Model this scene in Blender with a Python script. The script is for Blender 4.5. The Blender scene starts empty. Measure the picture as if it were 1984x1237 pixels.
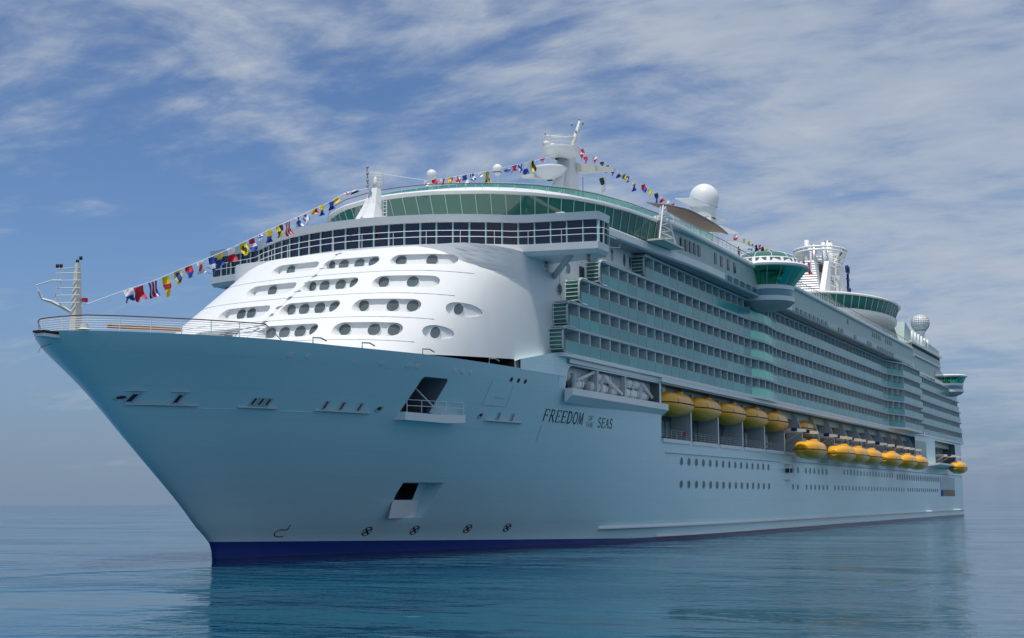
import bpy, bmesh, math, random
from mathutils import Vector, Matrix
random.seed(7)
S = bpy.context.scene
COL = S.collection
R = math.radians
# ------------------------------------------------------------------ camera
YAW, PIT, ROL, FPX = 0.4560614, 0.1310081, -0.0064253, 2675.68
CAM = Vector((-100.989, -79.581, 4.878))
fw = Vector((math.cos(YAW)*math.cos(PIT), math.sin(YAW)*math.cos(PIT), math.sin(PIT)))
r0 = fw.cross(Vector((0, 0, 1))).normalized(); u0 = r0.cross(fw)
rr = r0*math.cos(ROL)+u0*math.sin(ROL); uu = -r0*math.sin(ROL)+u0*math.cos(ROL)
cd = bpy.data.cameras.new('camera'); cam = bpy.data.objects.new('camera', cd); COL.objects.link(cam)
cam.matrix_world = Matrix(((rr.x, uu.x, -fw.x, CAM.x), (rr.y, uu.y, -fw.y, CAM.y), (rr.z, uu.z, -fw.z, CAM.z), (0, 0, 0, 1)))
cd.sensor_width = 36; cd.lens = 36*FPX/1984; cd.clip_start = 0.5; cd.clip_end = 20000
S.camera = cam
# ------------------------------------------------------------------ light and sky
SUN_EL, SUN_AZ = R(73), math.atan2(-0.06, -1.0)      # azimuth of the direction towards the sun, from +X
sd = Vector((math.cos(SUN_EL)*math.cos(SUN_AZ), math.cos(SUN_EL)*math.sin(SUN_AZ), math.sin(SUN_EL)))
sl = bpy.data.lights.new('sun', 'SUN'); sl.energy = 3.3; sl.angle = R(0.55); sl.color = (1, .96, .9)
so = bpy.data.objects.new('sun', sl); COL.objects.link(so); so.rotation_euler = sd.to_track_quat('Z', 'Y').to_euler()
so.location = (0, 0, 200)
W = bpy.data.worlds.new('World'); S.world = W; W.use_nodes = True
wn = W.node_tree.nodes; wl = W.node_tree.links; wn.clear()
def N(tree, t, **k):
    n = tree.nodes.new(t)
    for a, b in k.items():
        if a in n.inputs.keys() if isinstance(a, str) and not hasattr(n, a) else False: n.inputs[a].default_value = b
        else: setattr(n, a, b)
    return n
def world():
    T = W.node_tree; L = T.links.new
    def mth(op, a, b=None, clamp=False):
        n = T.nodes.new('ShaderNodeMath'); n.operation = op; n.use_clamp = clamp
        for i, v in enumerate((a, b)):
            if v is None: continue
            if isinstance(v, (int, float)): n.inputs[i].default_value = v
            else: L(v, n.inputs[i])
        return n.outputs[0]
    sky = T.nodes.new('ShaderNodeTexSky'); sky.sky_type = 'NISHITA'; sky.sun_disc = False
    sky.sun_elevation = SUN_EL; sky.sun_rotation = math.pi/2-SUN_AZ; sky.air_density = 1.0; sky.dust_density = 0.3; sky.ozone_density = 3.0
    tc = T.nodes.new('ShaderNodeTexCoord'); sep = T.nodes.new('ShaderNodeSeparateXYZ'); L(tc.outputs['Generated'], sep.inputs[0])
    x, y, z = sep.outputs
    zc = mth('MAXIMUM', z, 0.012)
    cmb = T.nodes.new('ShaderNodeCombineXYZ'); L(x, cmb.inputs[0]); L(y, cmb.inputs[1]); L(zc, cmb.inputs[2]); L(cmb.outputs[0], sky.inputs[0])
    zz = mth('ADD', zc, 0.16)
    px = mth('DIVIDE', x, zz); py = mth('DIVIDE', y, zz)
    c2 = T.nodes.new('ShaderNodeCombineXYZ'); L(px, c2.inputs[0]); L(py, c2.inputs[1])
    def noise(scale, detail, rough, dist, off, sx=1, sy=1, rz=0.):
        mp = T.nodes.new('ShaderNodeMapping'); L(c2.outputs[0], mp.inputs[0]); mp.inputs['Location'].default_value = off
        mp.inputs['Scale'].default_value = (sx, sy, 1); mp.inputs['Rotation'].default_value = (0, 0, rz)
        n = T.nodes.new('ShaderNodeTexNoise'); n.inputs['Scale'].default_value = scale; n.inputs['Detail'].default_value = detail
        n.inputs['Roughness'].default_value = rough; n.inputs['Distortion'].default_value = dist; L(mp.outputs[0], n.inputs[0]); return n.outputs[0]
    big = noise(1.1, 4, .55, .4, (3.1, 1.7, 0)); fine = noise(2.6, 9, .62, .5, (0.4, 5.2, 0), 1, .62, .5)
    fine2 = noise(11, 7, .6, .3, (2.4, 7.2, 0), 1, .6, .5)
    # right-hand side of the view is cloudier than the left
    side = mth('ADD', mth('MULTIPLY', x, 0.44), mth('MULTIPLY', y, -0.898))
    side = mth('ADD', mth('MULTIPLY', side, 0.40), mth('ADD', mth('MULTIPLY', mth('SUBTRACT', z, .22), .6), -.06))
    s = mth('ADD', mth('MULTIPLY', big, .62), mth('MULTIPLY', fine, .95)); s = mth('ADD', s, mth('MULTIPLY', fine2, .46)); s = mth('ADD', s, side)
    mr = T.nodes.new('ShaderNodeMapRange'); mr.interpolation_type = 'SMOOTHSTEP'; L(s, mr.inputs[0])
    mr.inputs[1].default_value = .74; mr.inputs[2].default_value = 1.14; mr.inputs[3].default_value = 0; mr.inputs[4].default_value = .85
    hz = T.nodes.new('ShaderNodeMapRange'); L(z, hz.inputs[0]); hz.interpolation_type = 'SMOOTHSTEP'
    hz.inputs[1].default_value = -0.02; hz.inputs[2].default_value = .2; hz.inputs[3].default_value = .9; hz.inputs[4].default_value = 0
    sc = T.nodes.new('ShaderNodeMixRGB'); sc.blend_type = 'MULTIPLY'; sc.inputs[0].default_value = 1; L(sky.outputs[0], sc.inputs[1]); sc.inputs[2].default_value = (.66, .78, .97, 1)
    m1 = T.nodes.new('ShaderNodeMixRGB'); L(hz.outputs[0], m1.inputs[0]); L(sc.outputs[0], m1.inputs[1]); m1.inputs[2].default_value = (1.75, 2.5, 3.8, 1)
    fd = T.nodes.new('ShaderNodeMapRange'); L(z, fd.inputs[0]); fd.inputs[1].default_value = 0; fd.inputs[2].default_value = .13; fd.inputs[3].default_value = .15; fd.inputs[4].default_value = 1
    m2 = T.nodes.new('ShaderNodeMixRGB'); L(mth('MULTIPLY', mr.outputs[0], fd.outputs[0]), m2.inputs[0]); L(m1.outputs[0], m2.inputs[1]); mc = T.nodes.new('ShaderNodeMixRGB'); mrc = T.nodes.new('ShaderNodeMapRange'); L(mth('ADD', mth('MULTIPLY', fine, .6), mth('MULTIPLY', fine2, .4)), mrc.inputs[0]); mrc.inputs[1].default_value = .38; mrc.inputs[2].default_value = .64; L(mrc.outputs[0], mc.inputs[0]); mc.inputs[1].default_value = (3.3, 4.1, 5.4, 1); mc.inputs[2].default_value = (5.0, 5.5, 6.2, 1); L(mc.outputs[0], m2.inputs[2])
    bg = T.nodes.new('ShaderNodeBackground'); bg.inputs[1].default_value = 0.1; L(m2.outputs[0], bg.inputs[0])
    o = T.nodes.new('ShaderNodeOutputWorld'); L(bg.outputs[0], o.inputs[0])
world()
S.view_settings.view_transform = 'Standard'; S.view_settings.look = 'None'; S.view_settings.exposure = 0; S.view_settings.gamma = 1
S.render.engine = 'CYCLES'; S.cycles.max_bounces = 8; S.cycles.glossy_bounces = 4; S.cycles.use_denoising = True
# ------------------------------------------------------------------ materials
def mat(name, col, rough=.5, spec=.5, metal=0, var=0., vscale=1., coat=0.):
    m = bpy.data.materials.new(name); m.use_nodes = True; T = m.node_tree; b = T.nodes['Principled BSDF']
    b.inputs['Base Color'].default_value = (*col, 1); b.inputs['Roughness'].default_value = rough; b.inputs['Metallic'].default_value = metal
    b.inputs['Specular IOR Level'].default_value = spec; b.inputs['Coat Weight'].default_value = coat
    if var:
        tc = T.nodes.new('ShaderNodeTexCoord'); mp = T.nodes.new('ShaderNodeMapping'); mp.inputs['Scale'].default_value = (vscale, vscale, vscale*.35)
        n = T.nodes.new('ShaderNodeTexNoise'); n.inputs['Scale'].default_value = 1; n.inputs['Detail'].default_value = 5
        T.links.new(tc.outputs['Object'], mp.inputs[0]); T.links.new(mp.outputs[0], n.inputs[0])
        mx = T.nodes.new('ShaderNodeMixRGB'); T.links.new(n.outputs[0], mx.inputs[0])
        mx.inputs[1].default_value = (*[c*(1-var) for c in col], 1); mx.inputs[2].default_value = (*[min(1, c*(1+var)) for c in col], 1)
        T.links.new(mx.outputs[0], b.inputs['Base Color'])
    return m
M = {}
M['white'] = mat('white_paint', (.80, .81, .80), .38, .5, var=.05, vscale=.5)
M['cream'] = mat('cream_paint', (.66, .66, .58), .5, var=.06, vscale=.8)
M['grey'] = mat('pale_grey_paint', (.5, .55, .58), .45, var=.06, vscale=.5)
M['teal_frame'] = mat('pale_teal_frame', (.40, .58, .58), .35)
M['glass_green'] = mat('green_tinted_glass', (.03, .15, .11), .05, .8)
M['glass_dark'] = mat('dark_blue_glass', (.008, .012, .03), .06, .7)
M['glass_teal'] = mat('teal_balustrade_glass', (.05, .35, .35), .16, .45, var=.12, vscale=.35)
M['glass_mint'] = mat('mint_green_panel', (.26, .85, .66), .3, .5)
M['cabin'] = mat('cabin_glass', (.24, .40, .40), .12, .6, var=.55, vscale=.4)
def per_object(m, lo, hi):
    T = m.node_tree; b = T.nodes['Principled BSDF']; oi = T.nodes.new('ShaderNodeObjectInfo'); mr = T.nodes.new('ShaderNodeMapRange'); T.links.new(oi.outputs['Random'], mr.inputs[0]); mr.inputs[3].default_value = lo; mr.inputs[4].default_value = hi
    hv = T.nodes.new('ShaderNodeHueSaturation'); src = b.inputs['Base Color'].links[0].from_socket; T.links.new(src, hv.inputs['Color']); T.links.new(mr.outputs[0], hv.inputs['Value']); T.links.new(hv.outputs[0], b.inputs['Base Color'])
per_object(M['cabin'], .35, 1.5); per_object(M['glass_teal'], .84, 1.16)
M['divider'] = mat('frosted_divider', (.60, .74, .72), .35)
M['port_glass'] = mat('port_glass', (.02, .07, .09), .25, .4)
M['dark'] = mat('dark_recess', (.035, .035, .042), .7)
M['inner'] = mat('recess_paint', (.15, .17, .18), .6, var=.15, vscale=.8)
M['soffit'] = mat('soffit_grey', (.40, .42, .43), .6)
M['wall'] = mat('side_wall_panels', (.40, .53, .50), .45, var=.1, vscale=1.2)
M['bluepanel'] = mat('blue_teal_panel', (.10, .30, .36), .2, .6)
M['yellow'] = mat('lifeboat_yellow', (.86, .41, .012), .28, .5, var=.08, vscale=.6)
M['black'] = mat('black_rubber', (.012, .012, .014), .6)
M['teak'] = mat('teak_rail', (.14, .06, .03), .5)
M['orange'] = mat('orange_plank', (.62, .27, .08), .5)
M['tan'] = mat('tan_canvas', (.30, .22, .16), .8, var=.06, vscale=1)
M['steel'] = mat('stainless_steel', (.55, .55, .55), .3, metal=.9)
M['navy'] = mat('navy_paint', (.015, .03, .13), .4)
M['red'] = mat('flag_red', (.55, .015, .04), .7)
M['fyellow'] = mat('flag_yellow', (.80, .62, .02), .7)
M['fblue'] = mat('flag_blue', (.02, .06, .36), .7)
M['fwhite'] = mat('flag_white', (.8, .8, .82), .7)
M['fblack'] = mat('flag_black', (.015, .015, .02), .7)
M['skin'] = mat('skin', (.45, .25, .17), .6)
M['hair'] = mat('dark_hair', (.03, .02, .015), .7)
M['lamp'] = mat('galvanised_metal', (.3, .3, .3), .5, metal=.3)
def see_glass(name, tint, k, gl=(1, 1, 1)):
    m = bpy.data.materials.new(name); m.use_nodes = True; T = m.node_tree; T.nodes.clear(); L = T.links.new
    t = T.nodes.new('ShaderNodeBsdfTransparent'); t.inputs[0].default_value = (*tint, 1); g = T.nodes.new('ShaderNodeBsdfGlossy'); g.inputs['Roughness'].default_value = .05; g.inputs[0].default_value = (*gl, 1)
    d = T.nodes.new('ShaderNodeBsdfDiffuse'); d.inputs[0].default_value = (tint[0]*.5, tint[1]*.6, tint[2]*.6, 1)
    f = T.nodes.new('ShaderNodeFresnel'); f.inputs[0].default_value = 1.5; a = T.nodes.new('ShaderNodeMixShader'); a.inputs[0].default_value = k; L(t.outputs[0], a.inputs[1]); L(d.outputs[0], a.inputs[2])
    c = T.nodes.new('ShaderNodeMixShader'); L(f.outputs[0], c.inputs[0]); L(a.outputs[0], c.inputs[1]); L(g.outputs[0], c.inputs[2]); o = T.nodes.new('ShaderNodeOutputMaterial'); L(c.outputs[0], o.inputs[0]); return m
M['glass_see'] = see_glass('green_windscreen_glass', (.30, .72, .58), .35); M['glass_pod'] = see_glass('pod_glass', (.22, .72, .52), .1, (.25, .6, .45))
def hull_mat():
    m = mat('hull_paint_sea_tint', (.62, .74, .78), .22, .5); T = m.node_tree; L = T.links.new; b = T.nodes['Principled BSDF']
    tc = T.nodes.new('ShaderNodeTexCoord'); sp = T.nodes.new('ShaderNodeSeparateXYZ'); L(tc.outputs['Object'], sp.inputs[0])
    def mth(op, a, c, cl=False):
        n = T.nodes.new('ShaderNodeMath'); n.operation = op; n.use_clamp = cl
        for i, v in enumerate((a, c)):
            if isinstance(v, (int, float)): n.inputs[i].default_value = v
            else: L(v, n.inputs[i])
        return n.outputs[0]
    x, y, z = sp.outputs
    lim = mth('MAXIMUM', mth('SUBTRACT', 1.41, mth('MULTIPLY', x, .0195)), .24)
    isblue = mth('LESS_THAN', z, lim); isdark = mth('LESS_THAN', z, .0)
    mp = T.nodes.new('ShaderNodeMapping'); mp.inputs['Scale'].default_value = (.12, .12, .5); L(tc.outputs['Object'], mp.inputs[0])
    n = T.nodes.new('ShaderNodeTexNoise'); n.inputs['Scale'].default_value = 1; n.inputs['Detail'].default_value = 6; L(mp.outputs[0], n.inputs[0])
    mp2 = T.nodes.new('ShaderNodeMapping'); mp2.inputs['Scale'].default_value = (2.2, 2.2, .12); L(tc.outputs['Object'], mp2.inputs[0])
    n2 = T.nodes.new('ShaderNodeTexNoise'); n2.inputs['Scale'].default_value = 1; n2.inputs['Detail'].default_value = 4; L(mp2.outputs[0], n2.inputs[0])
    f = mth('ADD', mth('MULTIPLY', n.outputs[0], .6), mth('MULTIPLY', n2.outputs[0], .4))
    c = T.nodes.new('ShaderNodeMixRGB'); L(f, c.inputs[0]); c.inputs[1].default_value = (.54, .76, .80, 1); c.inputs[2].default_value = (.64, .84, .88, 1)  # white paint; the teal tint puts the sea's bounced light into the colour
    c2 = T.nodes.new('ShaderNodeMixRGB'); br = T.nodes.new('ShaderNodeTexBrick'); cs = T.nodes.new('ShaderNodeMixRGB'); cs.blend_type = 'MULTIPLY'; L(c.outputs[0], cs.inputs[1]); cs.inputs[2].default_value = (.86, .88, .9, 1); L(mth('MULTIPLY', br.outputs['Fac'], .8), cs.inputs[0])
    L(isblue, c2.inputs[0]); L(cs.outputs[0], c2.inputs[1]); c2.inputs[2].default_value = (.018, .045, .25, 1)
    c3 = T.nodes.new('ShaderNodeMixRGB'); L(isdark, c3.inputs[0]); L(c2.outputs[0], c3.inputs[1]); c3.inputs[2].default_value = (.014, .03, .17, 1)
    L(c3.outputs[0], b.inputs['Base Color'])
    # faint plating: horizontal strakes and plate butts
    cb = T.nodes.new('ShaderNodeCombineXYZ'); L(x, cb.inputs[0]); L(z, cb.inputs[1]); L(cb.outputs[0], br.inputs[0])
    br.inputs['Scale'].default_value = 1; br.inputs['Mortar Size'].default_value = .022; br.inputs['Brick Width'].default_value = 9; br.inputs['Row Height'].default_value = 2.4
    br.inputs['Mortar Smooth'].default_value = 1
    h = mth('ADD', mth('MULTIPLY', br.outputs['Fac'], -.35), mth('MULTIPLY', n.outputs[0], .6))
    bp = T.nodes.new('ShaderNodeBump'); bp.inputs['Strength'].default_value = .4; bp.inputs['Distance'].default_value = .07; L(h, bp.inputs['Height']); L(bp.outputs[0], b.inputs['Normal'])
    return m
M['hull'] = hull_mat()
_a, _b = Vector((-27, -2.2)), Vector((-10, -6.6)); _n = Vector((-(_b-_a).y, (_b-_a).x)).normalized()
RIP = (_n.x, _n.y, -(_n.x*(_a.x-CAM.x)+_n.y*(_a.y-CAM.y)))
def sea_mat():
    m = bpy.data.materials.new('sea_water'); m.use_nodes = True; T = m.node_tree; L = T.links.new; b = T.nodes['Principled BSDF']
    b.inputs['Base Color'].default_value = (.001, .074, .130, 1); b.inputs['Specular IOR Level'].default_value = .36; b.inputs['Roughness'].default_value = .05; b.inputs['IOR'].default_value = 1.333
    tc = T.nodes.new('ShaderNodeTexCoord')
    def ns(scale, det, sx, sy, rz, dist=.4):
        mp = T.nodes.new('ShaderNodeMapping'); mp.inputs['Scale'].default_value = (sx, sy, 1); mp.inputs['Rotation'].default_value = (0, 0, rz)
        n = T.nodes.new('ShaderNodeTexNoise'); n.inputs['Scale'].default_value = scale; n.inputs['Detail'].default_value = det; n.inputs['Distortion'].default_value = dist
        L(tc.outputs['Object'], mp.inputs[0]); L(mp.outputs[0], n.inputs[0]); return n.outputs[0]
    def mth(op, a, c):
        n = T.nodes.new('ShaderNodeMath'); n.operation = op
        for i, v in enumerate((a, c)):
            if isinstance(v, (int, float)): n.inputs[i].default_value = v
            else: L(v, n.inputs[i])
        return n.outputs[0]
    a = ns(.09, 3, 1, .6, .5); c = ns(.42, 3, 1, .55, .3); d = ns(1.5, 3, 1, .6, .45)
    patch = ns(.03, 2, 1, .5, .3)
    e_ = ns(4.0, 2, 1, .5, .35); p2 = ns(.075, 2, 1, .4, -.1)
    def ramp(v, lo, hi, a0=0., a1=1.):
        n = T.nodes.new('ShaderNodeMapRange'); n.interpolation_type = 'SMOOTHSTEP'; L(v, n.inputs[0])
        for k, q in zip((1, 2, 3, 4), (lo, hi, a0, a1)): n.inputs[k].default_value = q
        return n.outputs[0]
    m1, m2 = ramp(patch, .4, .62, .25, 1.), ramp(p2, .46, .66)
    h = mth('ADD', mth('MULTIPLY', a, .55), mth('MULTIPLY', mth('MULTIPLY', c, .40), m1))
    h = mth('ADD', h, mth('MULTIPLY', mth('ADD', mth('MULTIPLY', d, .26), mth('MULTIPLY', e_, .07)), mth('MULTIPLY', mth('ADD', m2, .12), m1)))
    # a low bow ripple running out to the left of the stem
    sp = T.nodes.new('ShaderNodeSeparateXYZ'); L(tc.outputs['Object'], sp.inputs[0])
    nx, ny, off = RIP
    dd = mth('ADD', mth('ADD', mth('MULTIPLY', sp.outputs[0], nx), mth('MULTIPLY', sp.outputs[1], ny)), mth('ADD', mth('MULTIPLY', a, 9.), off-4.5))
    g = mth('POWER', 2.718, mth('MULTIPLY', mth('MULTIPLY', dd, dd), -.30))
    h = mth('ADD', h, mth('MULTIPLY', mth('MULTIPLY', g, ramp(sp.outputs[0], -13-CAM.x, -7-CAM.x, 1., 0.)), .30))
    bp = T.nodes.new('ShaderNodeBump'); bp.inputs['Strength'].default_value = 1; bp.inputs['Distance'].default_value = 1.05; L(h, bp.inputs['Height']); L(bp.outputs[0], b.inputs['Normal'])
    return m
M['sea'] = sea_mat()
# ------------------------------------------------------------------ mesh helpers
class MB:
    def __init__(s): s.v = []; s.f = []; s.m = []; s.s = []; s.mats = []
    def mi(s, m):
        if m not in s.mats: s.mats.append(m)
        return s.mats.index(m)
    def add(s, vs, fs, m, smooth=False):
        o = len(s.v); s.v += [tuple(v) for v in vs]; k = s.mi(m)
        for f in fs: s.f.append([o+i for i in f]); s.m.append(k); s.s.append(smooth)
        return s
    def box(s, a, b, m):
        (x0, y0, z0), (x1, y1, z1) = a, b
        x0, x1 = min(x0, x1), max(x0, x1); y0, y1 = min(y0, y1), max(y0, y1); z0, z1 = min(z0, z1), max(z0, z1)
        vs = [(x0, y0, z0), (x1, y0, z0), (x1, y1, z0), (x0, y1, z0), (x0, y0, z1), (x1, y0, z1), (x1, y1, z1), (x0, y1, z1)]
        return s.add(vs, [(0, 3, 2, 1), (4, 5, 6, 7), (0, 1, 5, 4), (1, 2, 6, 5), (2, 3, 7, 6), (3, 0, 4, 7)], m)
    def prism(s, pts, ext, m, m2=None, smooth=False):
        ext = Vector(ext); P = [Vector(p) for p in pts]; n = len(P)
        s.add(P, [list(range(n))], m2 or m); s.add([p+ext for p in P], [list(range(n))[::-1]], m2 or m)
        return s.add(P+[p+ext for p in P], [(i, (i+1) % n, n+(i+1) % n, n+i) for i in range(n)], m, smooth)
    def loft(s, rings, m, closed=True, caps=True, smooth=True):
        n = len(rings[0]); vs = [v for r in rings for v in r]; fs = []
        for k in range(len(rings)-1):
            for i in range(n if closed else n-1):
                j = (i+1) % n; fs.append((k*n+i, k*n+j, (k+1)*n+j, (k+1)*n+i))
        s.add(vs, fs, m, smooth)
        if caps and closed:
            s.add(rings[0], [list(range(n))[::-1]], m); s.add(rings[-1], [list(range(n))], m)
        return s
    def tube(s, pts, r, m, n=6, r2=None, closed=False):
        P = [Vector(p) for p in pts]; rings = []; K = len(P)
        for i, p in enumerate(P):
            if closed: t = P[(i+1) % K]-P[i-1]
            else: t = P[min(i+1, K-1)]-P[max(i-1, 0)]
            t.normalize(); a = Vector((0, 0, 1)) if abs(t.z) < .9 else Vector((1, 0, 0)); u = t.cross(a).normalized(); w = t.cross(u)
            rad = r if r2 is None else r+(r2-r)*i/(K-1)
            rings.append([p+(u*math.cos(2*math.pi*k/n)+w*math.sin(2*math.pi*k/n))*rad for k in range(n)])
        if closed: rings.append(rings[0])
        return s.loft(rings, m, True, not closed, n > 5)
    def rev(s, c, prof, m, n=24, sx=1., sy=1., smooth=True, a0=0., a1=2*math.pi):
        full = abs(a1-a0-2*math.pi) < 1e-6; k = n if full else n+1
        rings = [[(c[0]+math.cos(a0+(a1-a0)*i/n)*r*sx, c[1]+math.sin(a0+(a1-a0)*i/n)*r*sy, c[2]+z) for i in range(k)] for r, z in prof]
        return s.loft(rings, m, full, False, smooth)
    def build(s, name, parent=None, recalc=True, sharp=32, bevel=0):
        me = bpy.data.meshes.new(name); bm = bmesh.new(); vv = [bm.verts.new(v) for v in s.v]
        for f, k, sm in zip(s.f, s.m, s.s):
            try: q = bm.faces.new([vv[i] for i in f])
            except ValueError: continue
            q.material_index = k; q.smooth = sm
        bmesh.ops.remove_doubles(bm, verts=bm.verts, dist=1e-4)
        if recalc: bmesh.ops.recalc_face_normals(bm, faces=bm.faces)
        if bevel: bmesh.ops.bevel(bm, geom=[e for e in bm.edges if e.is_manifold and e.calc_face_angle(0) > .6], offset=bevel, segments=1, affect='EDGES')
        for e in bm.edges:
            if e.is_manifold: e.smooth = e.calc_face_angle(0) < R(sharp)
        bm.to_mesh(me); bm.free()
        for m in s.mats: me.materials.append(m)
        o = bpy.data.objects.new(name, me); COL.objects.link(o)
        if parent: o.parent = parent
        return o
def empty(name, loc=(0, 0, 0), parent=None):
    o = bpy.data.objects.new(name, None); COL.objects.link(o); o.location = loc; o.empty_display_size = .5
    if parent: o.parent = parent
    return o
def tag(o, label=None, cat=None, group=None, kind=None):
    for k, v in (('label', label), ('category', cat), ('group', group), ('kind', kind)):
        if v: o[k] = v
    return o
def copy_tree(o, parent=None):
    c = o.copy(); COL.objects.link(c)
    if parent: c.parent = parent
    for ch in list(o.children): copy_tree(ch, c)
    return c
def pch(T):
    X = [a for a, b in T]; Y = [b for a, b in T]; n = len(X); h = [X[i+1]-X[i] for i in range(n-1)]; dl = [(Y[i+1]-Y[i])/h[i] for i in range(n-1)]
    d = [dl[0]]+[0 if dl[i-1]*dl[i] <= 0 else 2*dl[i-1]*dl[i]/(dl[i-1]+dl[i]) for i in range(1, n-1)]+[dl[-1]]
    def f(x):
        if x <= X[0]: return Y[0]
        if x >= X[-1]: return Y[-1]
        i = 0
        while X[i+1] < x: i += 1
        t = (x-X[i])/h[i]
        return Y[i]*(1+2*t)*(1-t)**2+h[i]*d[i]*t*(1-t)**2+Y[i+1]*t*t*(3-2*t)+h[i]*d[i+1]*t*t*(t-1)
    return f
def cutout(o, cutters):
    """boolean difference, evaluated into a plain mesh; the cutters' materials line the recess"""
    for c in cutters:
        md = o.modifiers.new('cut', 'BOOLEAN'); md.operation = 'DIFFERENCE'; md.object = c; md.solver = 'EXACT'; md.material_mode = 'TRANSFER'
    dg = bpy.context.evaluated_depsgraph_get(); dg.update()
    me = bpy.data.meshes.new_from_object(o.evaluated_get(dg), depsgraph=dg)
    o.modifiers.clear(); old = o.data; o.data = me; bpy.data.meshes.remove(old)
    for c in cutters: bpy.data.objects.remove(c)
    bm = bmesh.new(); bm.from_mesh(me)
    for e in bm.edges:
        if e.is_manifold: e.smooth = e.calc_face_angle(0) < R(28)
    for f in bm.faces: f.smooth = True
    bm.to_mesh(me); bm.free()
# ------------------------------------------------------------------ sea
b = MB(); n = 128
b.add([(0, 0, 0)]+[(math.cos(2*math.pi*i/n)*4500, math.sin(2*math.pi*i/n)*4500, 0) for i in range(n)], [(0, i+1, (i+1) % n+1) for i in range(n)], M['sea'])
sea = b.build('sea'); sea.location = (CAM.x, CAM.y, -.28); tag(sea, kind='structure')
# ------------------------------------------------------------------ the ship
ship = tag(empty('cruise_ship'), 'huge white cruise ship with teal glass balcony decks floating on the calm sea', 'cruise ship')
def part(b, name, parent=None, **k): return b.build(name, parent or ship, **k)
XSf = pch([(-9, 6), (-3, 2), (0, 0), (.8, -.08), (1.43, -.5), (2.6, -2.07), (4.67, -4.39), (6.5, -6.61), (8.6, -9.2), (10.6, -11.56), (12.62, -13.8), (13.8, -15.15), (15, -16.6), (16.5, -18.6), (17.5, -19.9), (18.3, -20.6), (60, -20.6)])
B1f = pch([(0, 0), (.06, .5), (.2, .95), (.5, 1.6), (1.1, 2.5), (2.2, 3.9), (5.0, 6.5), (8.5, 9.2), (12.5, 11.45), (22.3, 14.6), (29.1, 16.7), (36.5, 17.8), (45.5, 18.55), (57, 19.1), (71, 19.3), (999, 19.3)])
B0f = pch([(0, 0.0), (.05, .18), (.15, .3), (5, 2.0), (10, 3.6), (20, 6.9), (40, 12.8), (60, 17.0), (80, 19.0), (95, 19.3), (999, 19.3)])
def HB(x, z):
    d = x-XSf(z)
    if d <= 0: return 0.
    w = min(max(z/18.3, 0), 1)**1.15
    bb = B0f(d)*(1-w)+B1f(d)*w
    if z > 18.3: bb -= .5*(z-18.3)/2.05*min(max((40-x)/14, 0), 1)
    return bb
GF0 = pch([(0, 0), (4, .2), (7, .55), (10, 1.3), (12, 2.3), (14, 4.2), (15.6, 6.6), (16.6, 9.6), (17.3, 14), (17.7, 19), (17.9, 23.5), (18.02, 28), (18.1, 60)])
def oh(x, z, off=0.): return Vector((x, -HB(x, z)-off, z))
def build_hull():
    D = [0, .03, .1, .25, .5, .9, 1.5, 2.4, 3.6, 5.2, 7, 9, 11.5, 14, 17, 20, 23.5, 27, 30.5, 32.2, 35, 37.85, 37.95, 42, 46, 51, 57, 64, 72, 82, 95, 120, 160, 200, 240, 280, 300, 312, 316]
    NT = 30; b = MB(); V = {}
    def P(i, k, sgn):
        d = D[i]; zt = 18.3 if d < 37.9 else 20.35; z = -3+(zt+3)*k/NT
        x = d+XSf(z)*max(0, 1-d/47); return (x, sgn*HB(x, z), z)
    n = len(D)
    # one closed ring per height level: port from stem aft, then starboard back to the stem
    ring = lambda k: [P(i, k, -1) for i in range(n)]+[P(i, k, 1) for i in range(n-1, 0, -1)]
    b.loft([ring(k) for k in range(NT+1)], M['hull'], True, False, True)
    # bottom and deck caps in strips
    for k, m in ((0, M['hull']), (NT, M['inner'])):
        for i in range(n-1):
            a, c = P(i, k, -1), P(i+1, k, -1); d, e = P(i+1, k, 1), P(i, k, 1)
            b.add([a, c, d, e] if i else [a, c, d], [(0, 1, 2, 3) if i else (0, 1, 2)], m)
    return part(b, 'hull', sharp=40)
hull = build_hull()
cut = []
def cbox(a, c, m): o = MB().box(a, c, m).build('cutter'); cut.append(o)
# recess for rafts, promenade, aft recess, mooring door, anchor pocket
def rrect(x0, x1, z0, z1, r, n=5, corners=(1, 1, 1, 1)):
    out = []
    for (cx, cz, a0, on) in ((x1-r, z1-r, 0, corners[0]), (x0+r, z1-r, 90, corners[1]), (x0+r, z0+r, 180, corners[2]), (x1-r, z0+r, 270, corners[3])):
        if on: out += [(cx+r*math.cos(R(a0+90*i/n)), cz+r*math.sin(R(a0+90*i/n))) for i in range(n+1)]
        else: out.append((cx+r*(1 if a0 in (0, 270) else -1), cz+r*(1 if a0 < 180 else -1)))
    return out
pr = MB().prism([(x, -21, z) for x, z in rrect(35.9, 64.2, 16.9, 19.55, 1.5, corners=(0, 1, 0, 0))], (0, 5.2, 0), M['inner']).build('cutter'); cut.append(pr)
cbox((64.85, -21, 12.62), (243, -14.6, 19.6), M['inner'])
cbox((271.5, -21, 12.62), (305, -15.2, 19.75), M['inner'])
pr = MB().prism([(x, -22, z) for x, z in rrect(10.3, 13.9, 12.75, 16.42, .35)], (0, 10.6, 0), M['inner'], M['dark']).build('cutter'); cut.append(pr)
pr = MB().prism([(16.3, y, z) for y, z in ((-22, 3.25), (-8.45, 3.25), (-8.9, 5.0), (-9.7, 6.75), (-22, 6.75))], (5.2, 0, 0), M['hull'], M['hull']).build('cutter'); cut.append(pr)
pr = MB().prism([(16.45, y, z) for y, z in ((-12, 5.05), (-5, 5.05), (-5, 6.7), (-12, 6.7))], (3.6, 0, 0), M['black'], M['black']).build('cutter'); cut.append(pr)
cutout(hull, cut)
sh = MB(); Rr = []
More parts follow.
